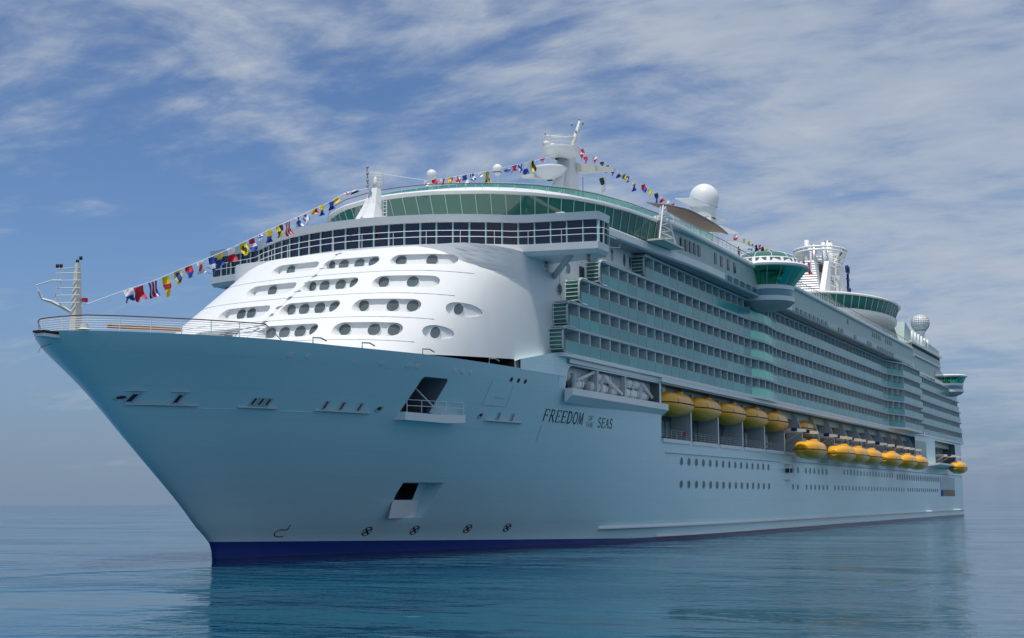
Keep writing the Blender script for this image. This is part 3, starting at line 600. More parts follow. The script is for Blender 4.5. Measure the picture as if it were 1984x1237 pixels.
# ------------------------------------------------------------------ main superstructure block and balconies
blk = MB(); blk.box((50, -17.7, 18.5), (309, 17.7, 36.4), M['wall']); part(blk, 'accommodation_block')
blk = MB(); blk.box((36, -17.95, 20.36), (312, -17.6, 20.6), M['grey']); 
blk.build('deck_edge', ship)
FLO = [20.7, 23.6, 26.55, 29.5, 32.42]; X0 = [33.4, 34.6, 37.9, 43.9, 58.3]; X1 = [318.4, 317.6, 316.2, 314.2, 311.5]
YB = -19.6
def wave(x):   # gentle bulge of the balcony line at the mint panels and a big one aft
    o = 0.
    if 103 < x < 118: o = .55*math.sin(math.pi*(x-103)/15)
    if 208 < x <= 242: o = 2.1*min(1, (x-208)/10)**1.0 if x < 218 else 2.1
    return o
panel_me = {}
def balcony(r):
    z0 = FLO[r]; xs0, xs1 = X0[r], X1[r]; yi = -17.72
    X = [xs0+.9]
    x = 38.1 if r < 3 else 44.1 if r == 3 else 59.1
    x = max(x, 38.1+3*math.ceil((xs0+1.2-38.1)/3))
    bays = []
    while x < xs1-.5: bays.append(x); x += 3
    # slab (rim) above and floor
    b = MB(); xx = [xs0+.5]+[q for q in bays if q > xs0+.9]+[xs1]
    if r == 4: pass
    def rim(za, zb, out, m):
        prev = None; pts = []
        for q in xx:
            pts.append((q, YB-out-wave(q)))
            if abs(q-242) < 1.6: pts.append((242.01, YB-out-2.1)); pts.append((242.02, YB-out))
        pts = [p for p in pts if not (p[0] > 242.02 and p[1] < YB-out-.01)]
        b.loft([[(x_, yi, zb), (x_, y_, zb), (x_, y_, za), (x_, yi, za)] for x_, y_ in pts], m, True, True, False)
    rim(z0+2.62, z0+2.9, .16, M['grey']); 
    if r == 0: rim(z0-.42, z0, .18, M['white'])
    else: rim(z0-.045, z0+.02, .02, M['grey'])
    o = b.build('balcony_deck', ship)
    # curved forward end: glass wrapped over a rounded profile, white frame outside, bars across
    n = 7; rr_ = .95; prof = [(xs0+2.2, z0+2.85)]+[(xs0+rr_-rr_*math.sin(R(90*i/n)), z0+2.85-rr_+rr_*math.cos(R(90*i/n))) for i in range(n+1)]+[(xs0+rr_-rr_*math.cos(R(90*i/n)), z0-.02+rr_-rr_*math.sin(R(90*i/n))) for i in range(n+1)]+[(xs0+2.2, z0-.02)]
    g = MB(); g.loft([[(px, YB-.02, pz) for px, pz in prof], [(px, yi-.2, pz) for px, pz in prof]], M['glass_green'], False, False, True); g.build('end_glass', o)
    fr_ = MB(); fr_.tube([(px, YB-.1, pz) for px, pz in prof], .13, M['grey'], 6)
    for pz in [z0+.35+.44*k for k in range(6)]:
        px = min(p[0] for p in prof if abs(p[1]-pz) < .35) if True else xs0
        fr_.tube([(px-.03, YB-.05, pz), (px-.03, yi-.2, pz)], .045, M['fwhite'], 5)
    fr_.tube([(px-.02, yi-.35, pz) for px, pz in prof], .06, M['fwhite'], 5)
    fr_.build('end_frame', o)
    # one bay of everything, then copies
    xb = [xs0+.85]+bays
    def mk(name, fn):
        return fn().build(name, o)
    key = 'k'
    for i, q in enumerate(xb):
        w = (xb[i+1] if i+1 < len(xb) else xs1)-q
        if w < .4: continue
        wv = wave(q+w/2); y = YB-wv
        mint = 103.9 < q < 116
        def cp(nm, me_key, fn, loc):
            if me_key not in panel_me: panel_me[me_key] = fn().build(nm, o); ob = panel_me[me_key]
            else:
                ob = panel_me[me_key].copy(); COL.objects.link(ob); ob.parent = o
            ob.location = loc; ob.name = nm; return ob
        wr = round(w, 1)
        a0, a1 = wave(q), wave(q+w)
        if q+w > 242 and a0 > 1: a1 = a0
        a0r, a1r = round(a0, 2), round(a1, 2)
        def fg():
            m = MB(); p0 = (.03, -a0r, .0); p1 = (wr-.03, -a1r, 0); mm = M['glass_mint'] if mint else M['glass_teal']
            m.prism([(p0[0], p0[1], .05), (p1[0], p1[1], .05), (p1[0], p1[1], 1.3), (p0[0], p0[1], 1.3)], (0, .05, 0), mm)
            m.box((0, -max(a0r, a1r)-.03, 1.3), (wr, -min(a0r, a1r)+.06, 1.36), M['teal_frame']); return m
        cp('balustrade_panel', ('g', wr, a0r, a1r, mint), fg, (q, YB, z0))
        def fd():
            m = MB(); m.box((-.035, -a0r+.12, 0), (.035, -YB+yi if False else 1.86, 2.62), M['divider']); m.box((-.075, -a0r-.04, 1.3), (.075, -a0r+.12, 2.62), M['white']); return m
        if i: cp('cabin_divider', ('d', a0r), fd, (q, YB, z0))
        def fwn():
            m = MB(); m.box((.12, 1.8, .06), (wr-.12, 1.88, 2.45), M['cabin']); m.box((wr*.52-.04, 1.76, .06), (wr*.52+.04, 1.82, 2.45), M['white']); m.box((.02, 1.78, 2.45), (wr-.02, 1.87, 2.62), M['white']); return m
        cp('cabin_window', ('w', wr), fwn, (q, YB, z0))
    return o
for r in range(5): balcony(r)
# stern fill at the aft end of each row and raked edge
b = MB(); b.prism([(309, -17.69, 20.4), (318.6, -17.69, 20.4), (316.5, -17.69, 29), (309.5, -17.69, 36), (309, -17.69, 36)], (0, 35.38, 0), M['wall']); b.build('stern_block', ship)
# white wall strip between bow shell and the upper rows, oval windows and the life ring
wall = part(MB().prism([(37, -18.06, 26.9), (46, -18.06, 26.9), (60, -18.06, 32.3), (62, -18.06, 35.5), (50, -18.06, 35.5), (46, -18.06, 34.6), (36.5, -18.06, 34.6), (36.5, -18.06, 27.5)], (0, .3, 0), M['white']), 'forward_side_wall')
for x in (51.9, 55.9, 57.9): 
    n = 14; MB().prism([(x+.42*math.cos(2*math.pi*i/n), -18.1, 34.25+.8*math.sin(2*math.pi*i/n)) for i in range(n)], (0, .06, 0), M['white'], M['cabinph']).build('oval_window', wall)
b = MB(); b.tube([(49.4+.36*math.cos(t), -18.15, 34.05+.36*math.sin(t)) for t in [2*math.pi*i/14 for i in range(14)]], .13, M['orange'], 6, closed=True); b.build('life_ring', wall)
MB().box((41.9, -18.12, 29.6), (43.3, -18.05, 31.4), M['dark']).build('side_door', wall)
# ------------------------------------------------------------------ upper side structure
LED = [(36.5, 18.45), (42, 19.1), (47, 19.75), (54, 20.15), (60, 20.5), (70, 21.3), (78, 21.6), (232, 21.6), (238, 20.6), (244, 19.2), (250, 18.6), (300, 18.4)]
def band(pts, prof, m, name, parent, both=True, smooth=False):
    """prof: list of (outward offset, z); swept along the plan curve pts (x, y>0) on the port side and mirrored"""
    b = MB()
    for sg in ((-1, 1) if both else (-1,)):
        rings = []
        for i, (x, y) in enumerate(pts):
            t = Vector((pts[min(i+1, len(pts)-1)][0]-pts[max(i-1, 0)][0], pts[min(i+1, len(pts)-1)][1]-pts[max(i-1, 0)][1])).normalized(); nrm = Vector((-t.y, t.x))
            rings.append([(x+nrm.x*o_, sg*(y+nrm.y*o_), z) for o_, z in prof])
        b.loft(rings, m, True, True, smooth)
    return b.build(name, parent)
up = empty('upper_decks', (0, 0, 0), ship)
band(LED, [(-.9, 35.62), (0, 35.62), (.12, 35.75), (.12, 36.55), (0, 36.68), (-.9, 36.68)], M['white'], 'ledge_band', up)
band(LED[1:], [(-4.2, 35.5), (-.1, 35.5), (-.1, 35.616), (-4.2, 35.616)], M['soffit'], 'soffit', up)
# wall aft of the glazed front
WALL = [(62, 20.3), (70, 21.0), (78, 21.3), (232, 21.3), (238, 20.3), (244, 18.9), (250, 18.3), (296, 18.1)]
band(WALL, [(-1.0, 36.684), (0, 36.684), (0, 39.7), (-1.0, 39.7)], M['wall'], 'upper_wall', up)
# panels and windows in the blue band and the wall
def win_side(x, z, w, h, y, m='port_glass', nm='window'):
    return MB().box((x-w/2, y-.05, z-h/2), (x+w/2, y+.04, z+h/2), M[m]).build(nm, up)
b = MB(); b.box((85.5, -21.77, 35.78), (103, -21.7, 36.54), M['bluepanel']); b.build('blue_panel', up); b = MB(); b.box((122, -21.77, 35.78), (230, -21.7, 36.54), M['bluepanel']); b.build('blue_panel', up)
for x in [87.5+3.1*k for k in range(5)]+[125+2.9*k for k in range(8)]+[155.5, 158, 169, 181, 183.5]+[191+2.6*k for k in range(7)]: win_side(x, 36.17, 1.7, .74, -21.79)
for x in [69.2+1.6*k for k in range(5)]+[82.5, 85.2, 88.4, 91.5]: win_side(x, 38.3, .95, 1.5, -(20.95+min(1, max(0, (x-66)/12))*.38))
for x in [165]+[188+1.9*k for k in range(5)]+[201.5+2.1*k for k in range(4)]: win_side(x, 38.7, .8, .95, -21.33)
for x in [251+2.2*k for k in range(14)]: win_side(x, 36.17, 1.3, .55, -18.65)
for x in (55.6, 58.6, 61.5, 64.5, 67.6): MB().box((x-.7, -17.95, 35.0), (x+.7, -17.7, 35.5), M['dark']).build('vent_opening', up)
rim_pts = [(60, 21.05), (64, 21.5), (70, 21.6), (232, 21.6), (238, 20.6), (244, 19.2), (250, 18.7)]
band(rim_pts, [(-2.2, 39.704), (.05, 39.704), (.18, 39.85), (.18, 40.2), (0, 40.34), (-2.2, 40.34)], M['white'], 'deck_rim', up)
# glazed lounge front, leaning outwards, under a sloping white roof
PT = [(32.9, 0), (33.0, 2), (33.3, 4), (34.3, 6.5), (35.5, 9.2), (37.1, 11.5), (39.2, 13.9), (43, 16.8), (47.5, 18.7), (53, 20.0), (60, 20.9)]
PB = [(34.4, 0), (34.5, 2), (34.8, 4), (35.7, 6.3), (36.8, 8.8), (38.3, 11.0), (40.3, 13.2), (43.8, 15.9), (48, 17.9), (53.4, 19.1), (60.4, 20.1)]
PR = [(37.2, 0), (37.25, 2), (37.45, 3.8), (38.0, 5.8), (39.0, 8.0), (40.6, 10.3), (43, 12.5), (46.5, 14.5), (51.6, 16.1), (58, 17.3), (66, 18.6)]
f2 = lambda T: [(x, -y) for x, y in T[::-1]]+[(x, y) for x, y in T[1:]]
gl = MB(); gl.loft([[(x, y, 36.4) for x, y in f2(PB)], [(x, y, 39.45) for x, y in f2(PT)]], M['glass_green'], False, False, True); gl.build('lounge_glass', up)
def resamp(T, n):
    L = [0]
    for a, c in zip(T[:-1], T[1:]): L.append(L[-1]+math.hypot(c[0]-a[0], c[1]-a[1]))
    out = []
    for k in range(n+1):
        s_ = L[-1]*k/n; i = 0
        while i < len(L)-2 and L[i+1] < s_: i += 1
        t = (s_-L[i])/(L[i+1]-L[i]); out.append((T[i][0]+(T[i+1][0]-T[i][0])*t, T[i][1]+(T[i+1][1]-T[i][1])*t))
    return out
a_, c_ = resamp(f2(PB), 44), resamp(f2(PT), 44); b = MB()
for p, q in zip(a_, c_): b.tube([(p[0]-.05, p[1]*1.003, 36.4), (q[0]-.05, q[1]*1.003, 39.45)], .06, M['teal_frame'], 4)
b.build('lounge_mullions', up)
b = MB(); b.loft([[(x+.9, y*.94, 36.45) for x, y in f2(PB)], [(x+1.2, y*.94, 37.3) for x, y in f2(PB)]], M['dark'], False, False, True); b.build('lounge_inner_sill', up)
ro = lambda o: f2([(x-o*max(0, (60-x)/27), y+o*.25*min(1, y/10)) for x, y in PT])
b = MB(); b.loft([[(x, y, 39.46) for x, y in ro(-.05)], [(x, y, 39.5) for x, y in ro(.5)], [(x, y, 39.75) for x, y in ro(.6)], [(x, y, 39.95) for x, y in ro(.4)], [(x, y, 41.1) for x, y in f2(PR)]], M['white'], False, False, True); b.build('lounge_roof', up)
P3 = f2(PR); b = MB(); b.add([(x, y, 41.1) for x, y in P3]+[(80, 18, 41.1), (80, -18, 41.1)][::1], [list(range(len(P3)+2))], M['grey']); b.build('sun_deck', up)
P4 = [(x-.0, y, 40.05) for x, y in ro(.15)]; b = MB(); b.tube([(x, y, z+.62) for x, y, z in P4], .05, M['teak'], 5)
for p in resamp([(x, y) for x, y, z in P4], 40): b.tube([(p[0], p[1], 40.0), (p[0], p[1], 40.66)], .03, M['grey'], 4)
b.build('roof_handrail', up)
P5 = f2(PR+[(72, 19.6), (84, 20.6)]); hs = lambda x: 41.5+.55*min(1, max(0, (x-37)/14))
b = MB(); b.loft([[(x, y, 41.08) for x, y in P5], [(x, y, hs(x)) for x, y in P5]], M['glass_see'], False, False, True); ws = b.build('windscreen', up)
b = MB(); b.tube([(x, y, hs(x)+.02) for x, y in P5], .06, M['teal_frame'], 5)
for p in resamp(P5, 50): b.tube([(p[0], p[1], 41.1), (p[0], p[1], hs(p[0]))], .035, M['teal_frame'], 4)
b.build('windscreen_frame', up)
# open deck behind the rim and its railings
b = MB(); b.box((60, -20.5, 40.0), (232, 20.5, 40.3), M['grey']); b.build('open_deck', up)
rail_path([(84, -21.4, 40.34), (90, -21.4, 40.34), (101, -21.4, 40.34)], 1.15, 3, 'deck_rail', up, post=1.8, r=.03)
rail_path([(115+9*k, -21.4, 40.34) for k in range(14)], 1.15, 3, 'deck_rail', up, post=1.8, r=.03)
# lattice of loungers / windbreak glass under the canopy
rail_path([(66, -21.0, 40.34), (84, -21.4, 40.34)], 1.1, 4, 'deck_rail', up, post=1.2, r=.03, top=M['steel'])
# ------------------------------------------------------------------ observation pods on the side
def pod(c, r0, r1, zb, zt, name, ring=True):
    o = empty(name, (c[0], c[1], 0), ship); n = 36; cc = (0, 0, 0)
    MB().rev(cc, [(0, zb-1.2), (r0*.55, zb-1.05), (r0*.9, zb-.5), (r0, zb)], M['soffit'], n).build('underside', o)
    MB().rev(cc, [(r0+.12, zb), (r0+.12, zb+.75)], M['white'], n).build('lower_band', o)
    MB().rev(cc, [(r0, zb+.754), (r0, zb+1.75)], M['bluepanel'], n).build('blue_band', o)
    MB().rev(cc, [(r0, zb+1.754), (r0+.12, zb+1.76), (r0+.12, zb+2.4), (r0-.3, zb+2.41)], M['white'], n).build('upper_band', o)
    MB().rev(cc, [(r0-.05, zb+2.41), (r1-.4, zt-.2)], M['glass_pod'], n).build('glass_wall', o)
    MB().rev(cc, [(0, zb+2.3), (r0-.1, zb+2.3)], M['teal_frame'], n).build('floor', o); MB().rev(cc, [(0, zt-.3), (r1-.5, zt-.3)], M['white'], n).build('ceiling', o)
    MB().rev(cc, [(2.2, zt-.55), (2.9, zt-.55), (2.9, zt-.4)], M['dark'], n).build('ceiling_ring', o); MB().rev((-1.6, 0, 0), [(.5, zb+2.3), (.5, zt-.3)], M['white'], 12).build('column', o); MB().rev((1.2, .8, 0), [(1.6, zb+2.3), (1.6, zb+3.2), (0, zb+3.2)], M['bluepanel'], 20).build('whirlpool', o)
    m = MB()
    for i in range(n//2):
        a = 2*math.pi*i*2/n; m.tube([((r0-.03)*math.cos(a), (r0-.03)*math.sin(a), zb+2.41), ((r1-.37)*math.cos(a), (r1-.37)*math.sin(a), zt-.2)], .05, M['teal_frame'], 4)
    m.build('mullions', o)
    MB().rev(cc, [(r1-.45, zt-.25), (r1, zt-.15), (r1+.05, zt+.15), (r1-.2, zt+.38), (r1-1, zt+.5), (0, zt+.52)], M['white'], n).build('rim', o)
    if ring:
        MB().rev(cc, [(r1-1.1, zt+.5), (r1-1.5, zt+1.35), (r1-1.8, zt+1.45)], M['white'], n).build('skylight_ring', o)
        m = MB(); k = 16
        for i in range(k):
            a, e = 2*math.pi*(i+.12)/k, 2*math.pi*(i+.88)/k; q = lambda A, r_, z: (r_*math.cos(A), r_*math.sin(A), z)
            m.add([q(a, r1-1.16, zt+.68), q(e, r1-1.16, zt+.68), q(e, r1-1.38, zt+1.22), q(a, r1-1.38, zt+1.22)], [(0, 1, 2, 3)], M['cabinph'])
        m.build('skylight_panes', o)
        MB().rev(cc, [(r1-1.75, zt+1.42), (r1-2.3, zt+2.0), (r1-3.6, zt+2.5), (0.0, zt+2.75)], M['glass_green'], n).build('dome', o)
        m = MB()
        for i in range(12):
            a = 2*math.pi*i/12; m.tube([(r_*math.cos(a), r_*math.sin(a), z) for r_, z in ((r1-1.75, zt+1.44), (r1-2.3, zt+2.03), (r1-3.6, zt+2.53), (.2, zt+2.78))], .05, M['fwhite'], 4)
        m.build('dome_ribs', o)
    return o
pod((107.2, -21.3), 4.4, 6.9, 35.0, 40.25, 'observation_pod')
pod((301.5, -18.6), 4.2, 5.4, 34.3, 38.7, 'observation_pod', False)
# ------------------------------------------------------------------ truss frame and canopy
b = MB(); T0 = [(58.2, -21.9, 37.0), (64.4, -21.9, 37.0), (61.5, -20.6, 37.0)]; T1 = [(60.4, -21.7, 41.6), (61.2, -21.7, 41.6), (60.8, -21.2, 41.6)]
for a, c in zip(T0, T1): b.tube([a, c], .11, M['fwhite'], 5)
for k in range(5):
    A = [Vector(a).lerp(Vector(c), k/5) for a, c in zip(T0, T1)]; B_ = [Vector(a).lerp(Vector(c), (k+1)/5) for a, c in zip(T0, T1)]
    for i in range(3): b.tube([A[i], A[(i+1) % 3]], .06, M['fwhite'], 4); b.tube([A[i], B_[(i+1) % 3]], .05, M['fwhite'], 4)
b.box((57.6, -22.6, 36.72), (65.2, -20.4, 36.95), M['cream']); b.build('lattice_frame', ship)
cn = MB(); n = 14; m_ = 5; V = []
cto = pch([(57.6, 41.6), (67.3, 43.0), (75.2, 43.8), (82.5, 43.9), (87.3, 43.8), (91.6, 43.4)]); cti = pch([(72.2, 44.2), (80, 44.6), (87.3, 44.5), (94.5, 44.6), (103.5, 45.6)])
for i in range(n+1):
    t = i/n; xo = 57.8+33.6*t; xi = 72.2+31.3*t; po = Vector((xo, -20.5, cto(xo))); pi_ = Vector((xi, -16.0, cti(xi)-.1))
    k = .12+.88*math.sin(math.pi*min(1, max(0, t)))**.7 if 0 < t < 1 else .06
    for j in range(m_+1):
        s_ = j/m_*k; p = po.lerp(pi_, s_); V.append((p.x, p.y, p.z+.25*math.sin(math.pi*j/m_)*k))
cn.add(V, [(i*(m_+1)+j, i*(m_+1)+j+1, (i+1)*(m_+1)+j+1, (i+1)*(m_+1)+j) for i in range(n) for j in range(m_)], M['tan'], True)
can = cn.build('canopy', ship); can.modifiers.new('s', 'SOLIDIFY').thickness = .08
b = MB(); b.tube([V[i*(m_+1)] for i in range(n+1)], .07, M['lamp'], 5); b.tube([V[i*(m_+1)+m_] for i in range(n+1)], .07, M['lamp'], 5)
for i in (2, 5, 8, 10): b.tube([V[i*(m_+1)+j] for j in range(m_+1)], .06, M['lamp'], 4)
for i in (3, 6, 9): b.tube([(V[i*(m_+1)+m_][0], V[i*(m_+1)+m_][1], 40.3), V[i*(m_+1)+m_]], .07, M['fwhite'], 5)
b.build('canopy_frame', can)
# ------------------------------------------------------------------ masts, radomes, funnel, lounge
mm = empty('main_mast', (78, 0, 41), ship); o = Vector((78, 0, 41))
def q(*a): return [tuple(Vector(p)-o) for p in a]
def lp(secs, m, name, parent, smooth=False):
    b = MB(); b.loft([[(x0+a*w-o.x, y0+c*d-o.y, z-o.z) for a, c in ((-1, -1), (1, -1), (1, 1), (-1, 1))] for x0, y0, w, d, z in secs], m, True, True, smooth); return b.build(name, parent, bevel=.06)
lp([(79.6, 0, 2.4, 1.9, 41.0), (79.6, 0, 1.7, 1.3, 49), (79.8, 0, 1.5, 1.2, 51.5), (79.8, 0, 1.2, 1.0, 55)], M['white'], 'tower', mm)
lp([(74.6, .2, .5, .9, 46), (78.2, .2, .4, .6, 52.2)], M['white'], 'front_buttress', mm)
MB().rev((-.2, 0, 0), [(.9, 13.0), (2.3, 13.6), (2.75, 14.2), (2.75, 14.45), (2.5, 14.47), (0, 14.5)], M['white'], 24, 1.2, 1).build('upper_platform', mm)
MB().rev((-1.6, 1.2, 0), [(.5, 9.7), (1.8, 10.4), (2.45, 11.3), (2.4, 11.55), (0, 11.6)], M['white'], 20).build('radar_tub', mm)
MB().loft([q((80.5, -1.2, 52.6), (80.5, -1.2, 53.9), (82.4, -1.2, 53.9), (82.4, -1.2, 52.6)), q((85.6, -5.0, 53.4), (85.6, -5.0, 53.9), (86.3, -5.0, 53.9), (86.3, -5.0, 53.4))], M['cream'], True, True, False).build('yard_arm', mm)
MB().loft([q((77, 1.2, 51.2), (77, 1.2, 52.2), (79, 1.2, 52.2), (79, 1.2, 51.2)), q((75, 5.0, 51.2), (75, 5.0, 51.6), (75.7, 5.0, 51.6), (75.7, 5.0, 51.2))], M['cream'], True, True, False).build('yard_arm', mm)
MB().tube(q((80.6, -.2, 55.4), (84.2, -.2, 61.2)), .42, M['cream'], 8, .16).build('raked_spar', mm)
b = MB(); b.tube(q((77, 2.4, 57.6), (82.2, -.3, 58.2)), .12, M['fwhite'], 6)
for p in ((77.2, 2.3, 57.6), (84.2, -.2, 61.2), (83.2, .6, 60.3), (82.6, -.3, 58.9), (84.3, -.7, 60.6)): b.tube(q(p, (p[0], p[1], p[2]+.55)), .13, M['lamp'], 6)
b.build('aerials', mm)
for p in ((76.2, 1.6, 55.5), (77.8, 1.4, 55.5)): MB().rev(tuple(Vector(p)-o), [(.25, 0), (.55, .3), (.6, .6), (.4, .95), (0, 1.05)], M['cream'], 12).build('small_radome', mm)
b = MB()
for z in (55.9, 56.4, 56.8): b.tube([(-.2+3.2*math.cos(t), 2.65*math.sin(t), z-41) for t in [2*math.pi*i/24 for i in range(24)]], .03, M['cream'], 4, closed=True)
b.build('platform_rail', mm)
b = MB(); b.tube(q((79.8, -2.5, 42), (79.8, -2.5, 51.5)), .06, M['lamp'], 4); b.build('whip_aerial', mm)
def radome(c, r, stand, name='radome', golf=False, base=None):
    e = empty(name, (c[0], c[1], c[2]-r-stand), ship); n = 28; k = 14; z = r*1.0+stand
    if golf:
        b = MB(); prof = [(r*math.cos(R(-62+152*i/12)), z+r*math.sin(R(-62+152*i/12))) for i in range(13)]
        b.rev((0, 0, 0), prof, M['white'], 24, smooth=True); d = b.build('dome', e)
        m = MB()
        for rr2, zz in prof[1:-1]: m.tube([(rr2*1.004*math.cos(2*math.pi*i/24), rr2*1.004*math.sin(2*math.pi*i/24), zz) for i in range(24)], .05, M['lamp'], 4, closed=True)
        for i in range(24): m.tube([(p[0]*1.004*math.cos(2*math.pi*i/24), p[0]*1.004*math.sin(2*math.pi*i/24), p[1]) for p in prof[:-2]], .045, M['lamp'], 4)
        m.build('lattice', d)
    else:
        b = MB(); b.rev((0, 0, 0), [(r*.9, z-r*.62), (r*.985, z-r*.3)]+[(r*math.cos(R(90*i/8)), z+r*math.sin(R(90*i/8))) for i in range(9)], M['white'], n); b.build('dome', e)
    m = MB(); m.rev((0, 0, 0), [(r*.62, 0), (r*.66, z-r*1.0), (r*.9, z-r*.62)] if base is None else base, M['white'], 20); m.build('pedestal', e); return e
radome((41.8, 1.2, 44.2), .62, 1.8); radome((56.6, -.3, 47.9), .66, 2.6, base=[(.12, 0), (.12, 2.3), (.5, 2.7)])
MB().tube([(56.6, -.3, 41), (56.6, -.3, 44.7)], .15, M['cream'], 6).build('radome_post', ship)
radome((119, -8, 55.4), 2.5, 1.0, base=[(1.9, 0), (1.95, 1.6), (2.2, 2.1)])
b = MB(); b.loft([[(119+2.2*a, -8+2.2*c, 40.3) for a, c in ((-1, -1), (1, -1), (1, 1), (-1, 1))], [(119+1.6*a, -8+1.6*c, 51.8) for a, c in ((-1, -1), (1, -1), (1, 1), (-1, 1))]], M['white'], True, True, False); b.build('radome_tower', ship)
for xc, y, z, l in ((112, -9.5, 53.2, 7), (122, -9.2, 52.6, 8), (128, -9.4, 51.5, 9), (137, -9.6, 50.2, 9)):
    MB().prism([(xc-l/2, y, z), (xc+l/2, y-.6, z+.1), (xc+l/2, y+2.5, z+.25), (xc-l/2, y+3, z+.25)], (0, 0, .14), M['white']).build('awning_blade', ship)
radome((307, -11, 55.1), 2.6, 1.6, golf=True, base=[(1.0, 0), (1.2, 1.2), (1.6, 1.9)])
MB().loft([[(307+1.4*a, -11+1.4*c, 40.3) for a, c in ((-1, -1), (1, -1), (1, 1), (-1, 1))], [(307+1.1*a, -11+1.1*c, 51.0) for a, c in ((-1, -1), (1, -1), (1, 1), (-1, 1))]], M['cream'], True, True, False).build('radome_tower', ship)
# lounge: a flat saucer round the funnel
lg = empty('sky_lounge', (230, 0, 46), ship); n = 56
MB().rev((0, 0, 0), [(1.0, 4.35), (1.02, 4.6), (.98, 5.0), (.85, 5.55), (.55, 6.05), (0, 6.3)], M['white'], n, 30, 18.5).build('roof', lg)
MB().rev((0, 0, 0), [(.93, 1.6), (.985, 4.35), (1.0, 4.36)], M['glass_green'], n, 30, 18.5).build('glass_wall', lg)
b = MB()
for i in range(64):
    a = 2*math.pi*i/64; b.tube([(.932*30*math.cos(a), .932*18.5*math.sin(a), 1.6), (.988*30*math.cos(a), .988*18.5*math.sin(a), 4.35)], .11, M['wall'], 4)
b.build('mullions', lg)
MB().rev((0, 0, 0), [(.55, -2.2), (.8, .2), (.96, .7), (.97, 1.45), (.93, 1.6)], M['white'], n, 30, 18.5).build('underside', lg)
MB().box((230-14, -9, 40.3), (230+22, 9, 45.5), M['wall']).build('lounge_base', ship)
# aft end of the upper works: green glass end wall, stacked decks, slit
b = MB(); b.prism([(248, -16.5, 40.3), (268, -16.5, 40.3), (262, -16.5, 47), (252, -16.5, 49)], (0, 30, 0), M['wall']); b.build('aft_screen', ship)
aw = part(MB().box((244, -17.9, 36.7), (295, 17.9, 42.7), M['wall']), 'aft_deckhouse')
MB().box((250, -18.0, 42.704), (294, 17, 43.35), M['dark']).build('open_gallery', aw); MB().box((249, -18.5, 43.354), (295, 18, 43.9), M['white']).build('gallery_roof', aw)
MB().prism([(272, -17.6, 43.9), (295, -17.6, 43.9), (296.5, -17.6, 45.5), (272, -17.6, 46.3)], (0, 34, 0), M['wall']).build('court_screen', aw)
MB().box((252, -18.5, 40.55), (294, -17.85, 40.85), M['white']).build('ledge', aw)
for k in range(6): MB().tube([(255+4.5*k, -17.5, 43.9), (255.6+4.5*k, -17.5, 47.0)], .28, M['white'], 6).build('court_post', aw)
b = MB(); b.box((284, -18.25, 37.3), (295, -17.85, 39.3), M['glass_green']); b.build('end_window', aw)
b = MB(); b.rev((318, -16.5, 35.2), [(0, -.9), (.9, -.6), (1.2, 0), (.9, .6), (0, .9)], M['white'], 14); b.build('stern_light_housing', ship)
# funnel
fn = empty('funnel', (232, 0, 50), ship); o = Vector((232, 0, 50))
b = MB()
for k in range(16):
    z = 51+.62*k; f = 1-k*.035; b.loft([[(213.5+.55*(z-51)-o.x, -4.6*f, z-50), (213-.2+.55*(z-51)-o.x, 0, z-50), (213.5+.55*(z-51)-o.x, 4.6*f, z-50), (236-o.x, 4.6*f, z-50), (236-o.x, -4.6*f, z-50)],
            [(213.7+.55*(z-51)-o.x, -4.6*f, z+.36-50), (213+.55*(z-51)-o.x, 0, z+.36-50), (213.7+.55*(z-51)-o.x, 4.6*f, z+.36-50), (236-o.x, 4.6*f, z+.36-50), (236-o.x, -4.6*f, z+.36-50)]], M['white'], True, True, False)
b.build('louvers', fn)
lp([(226, 0, 9.5, 3.9, 50), (229, 0, 6.2, 2.4, 61)], M['dark'], 'core', fn)
for x0, x1, w0, w1, zt_ in ((216.5, 225.2, 2.9, 1.3, 61.2), (237.5, 236.2, 4.0, 2.0, 62.8)):
    for sg in (-1, 1): lp([(x0, 4.7*sg, w0, .7, 51.0), (x1, 3.9*sg, w1, .6, zt_)], M['white'], 'pylon', fn)
b = MB()
for k in range(4): b.tube(q((222+2.2*k*.3, -4.5, 53+2.4*k), (233, -4.5, 53.4+2.4*k)), .16, M['fwhite'], 5)
b.tube(q((229, -4.4, 52), (230.5, -4.2, 62)), .2, M['fwhite'], 5); b.build('tie_bars', fn)
b = MB()
for z in (61.6, 64.6, 65.4): b.tube([(2+(8.0 if z > 64 else 6.8)*math.cos(t), (6.2 if z > 64 else 5.0)*math.sin(t), z-50) for t in [2*math.pi*i/28 for i in range(28)]], .28, M['white'], 6, closed=True)
b.build('ring_walkway', fn)
for c_ in (-64, 116): MB().rev((2, 0, 0), [(5.0, 12.4), (8.0, 14.6), (8.0, 15.2), (7.6, 15.2), (5.4, 13.2)], M['cream'], 12, 1, .8, a0=R(c_-38), a1=R(c_+38)).build('fairing', fn)
b = MB()
for i in range(8):
    t = 2*math.pi*(i+.5)/8; b.tube([(2+8*math.cos(t), 6.2*math.sin(t), 14.8), (2+3*math.cos(t), 2.4*math.sin(t), 14.8)], .15, M['white'], 5); b.tube([(2+6.8*math.cos(t), 5.0*math.sin(t), 11.6), (2+8*math.cos(t), 6.2*math.sin(t), 14.8)], .13, M['white'], 5)
b.build('radial_struts', fn)
for x, y, zt_, r_ in ((227, 1.5, 67.2, .6), (230, 1.5, 66.4, .5), (233, 1.2, 67, .7), (236, -1.5, 68.2, .8), (239.5, -1.2, 67.8, .7), (234, -2.6, 67.4, .55), (228.5, -2.2, 66.6, .55)):
    MB().tube(q((x, y, 58), (x, y, zt_)), r_, M['steel'] if r_ > .6 else M['white'], 10).build('exhaust_pipe', fn)
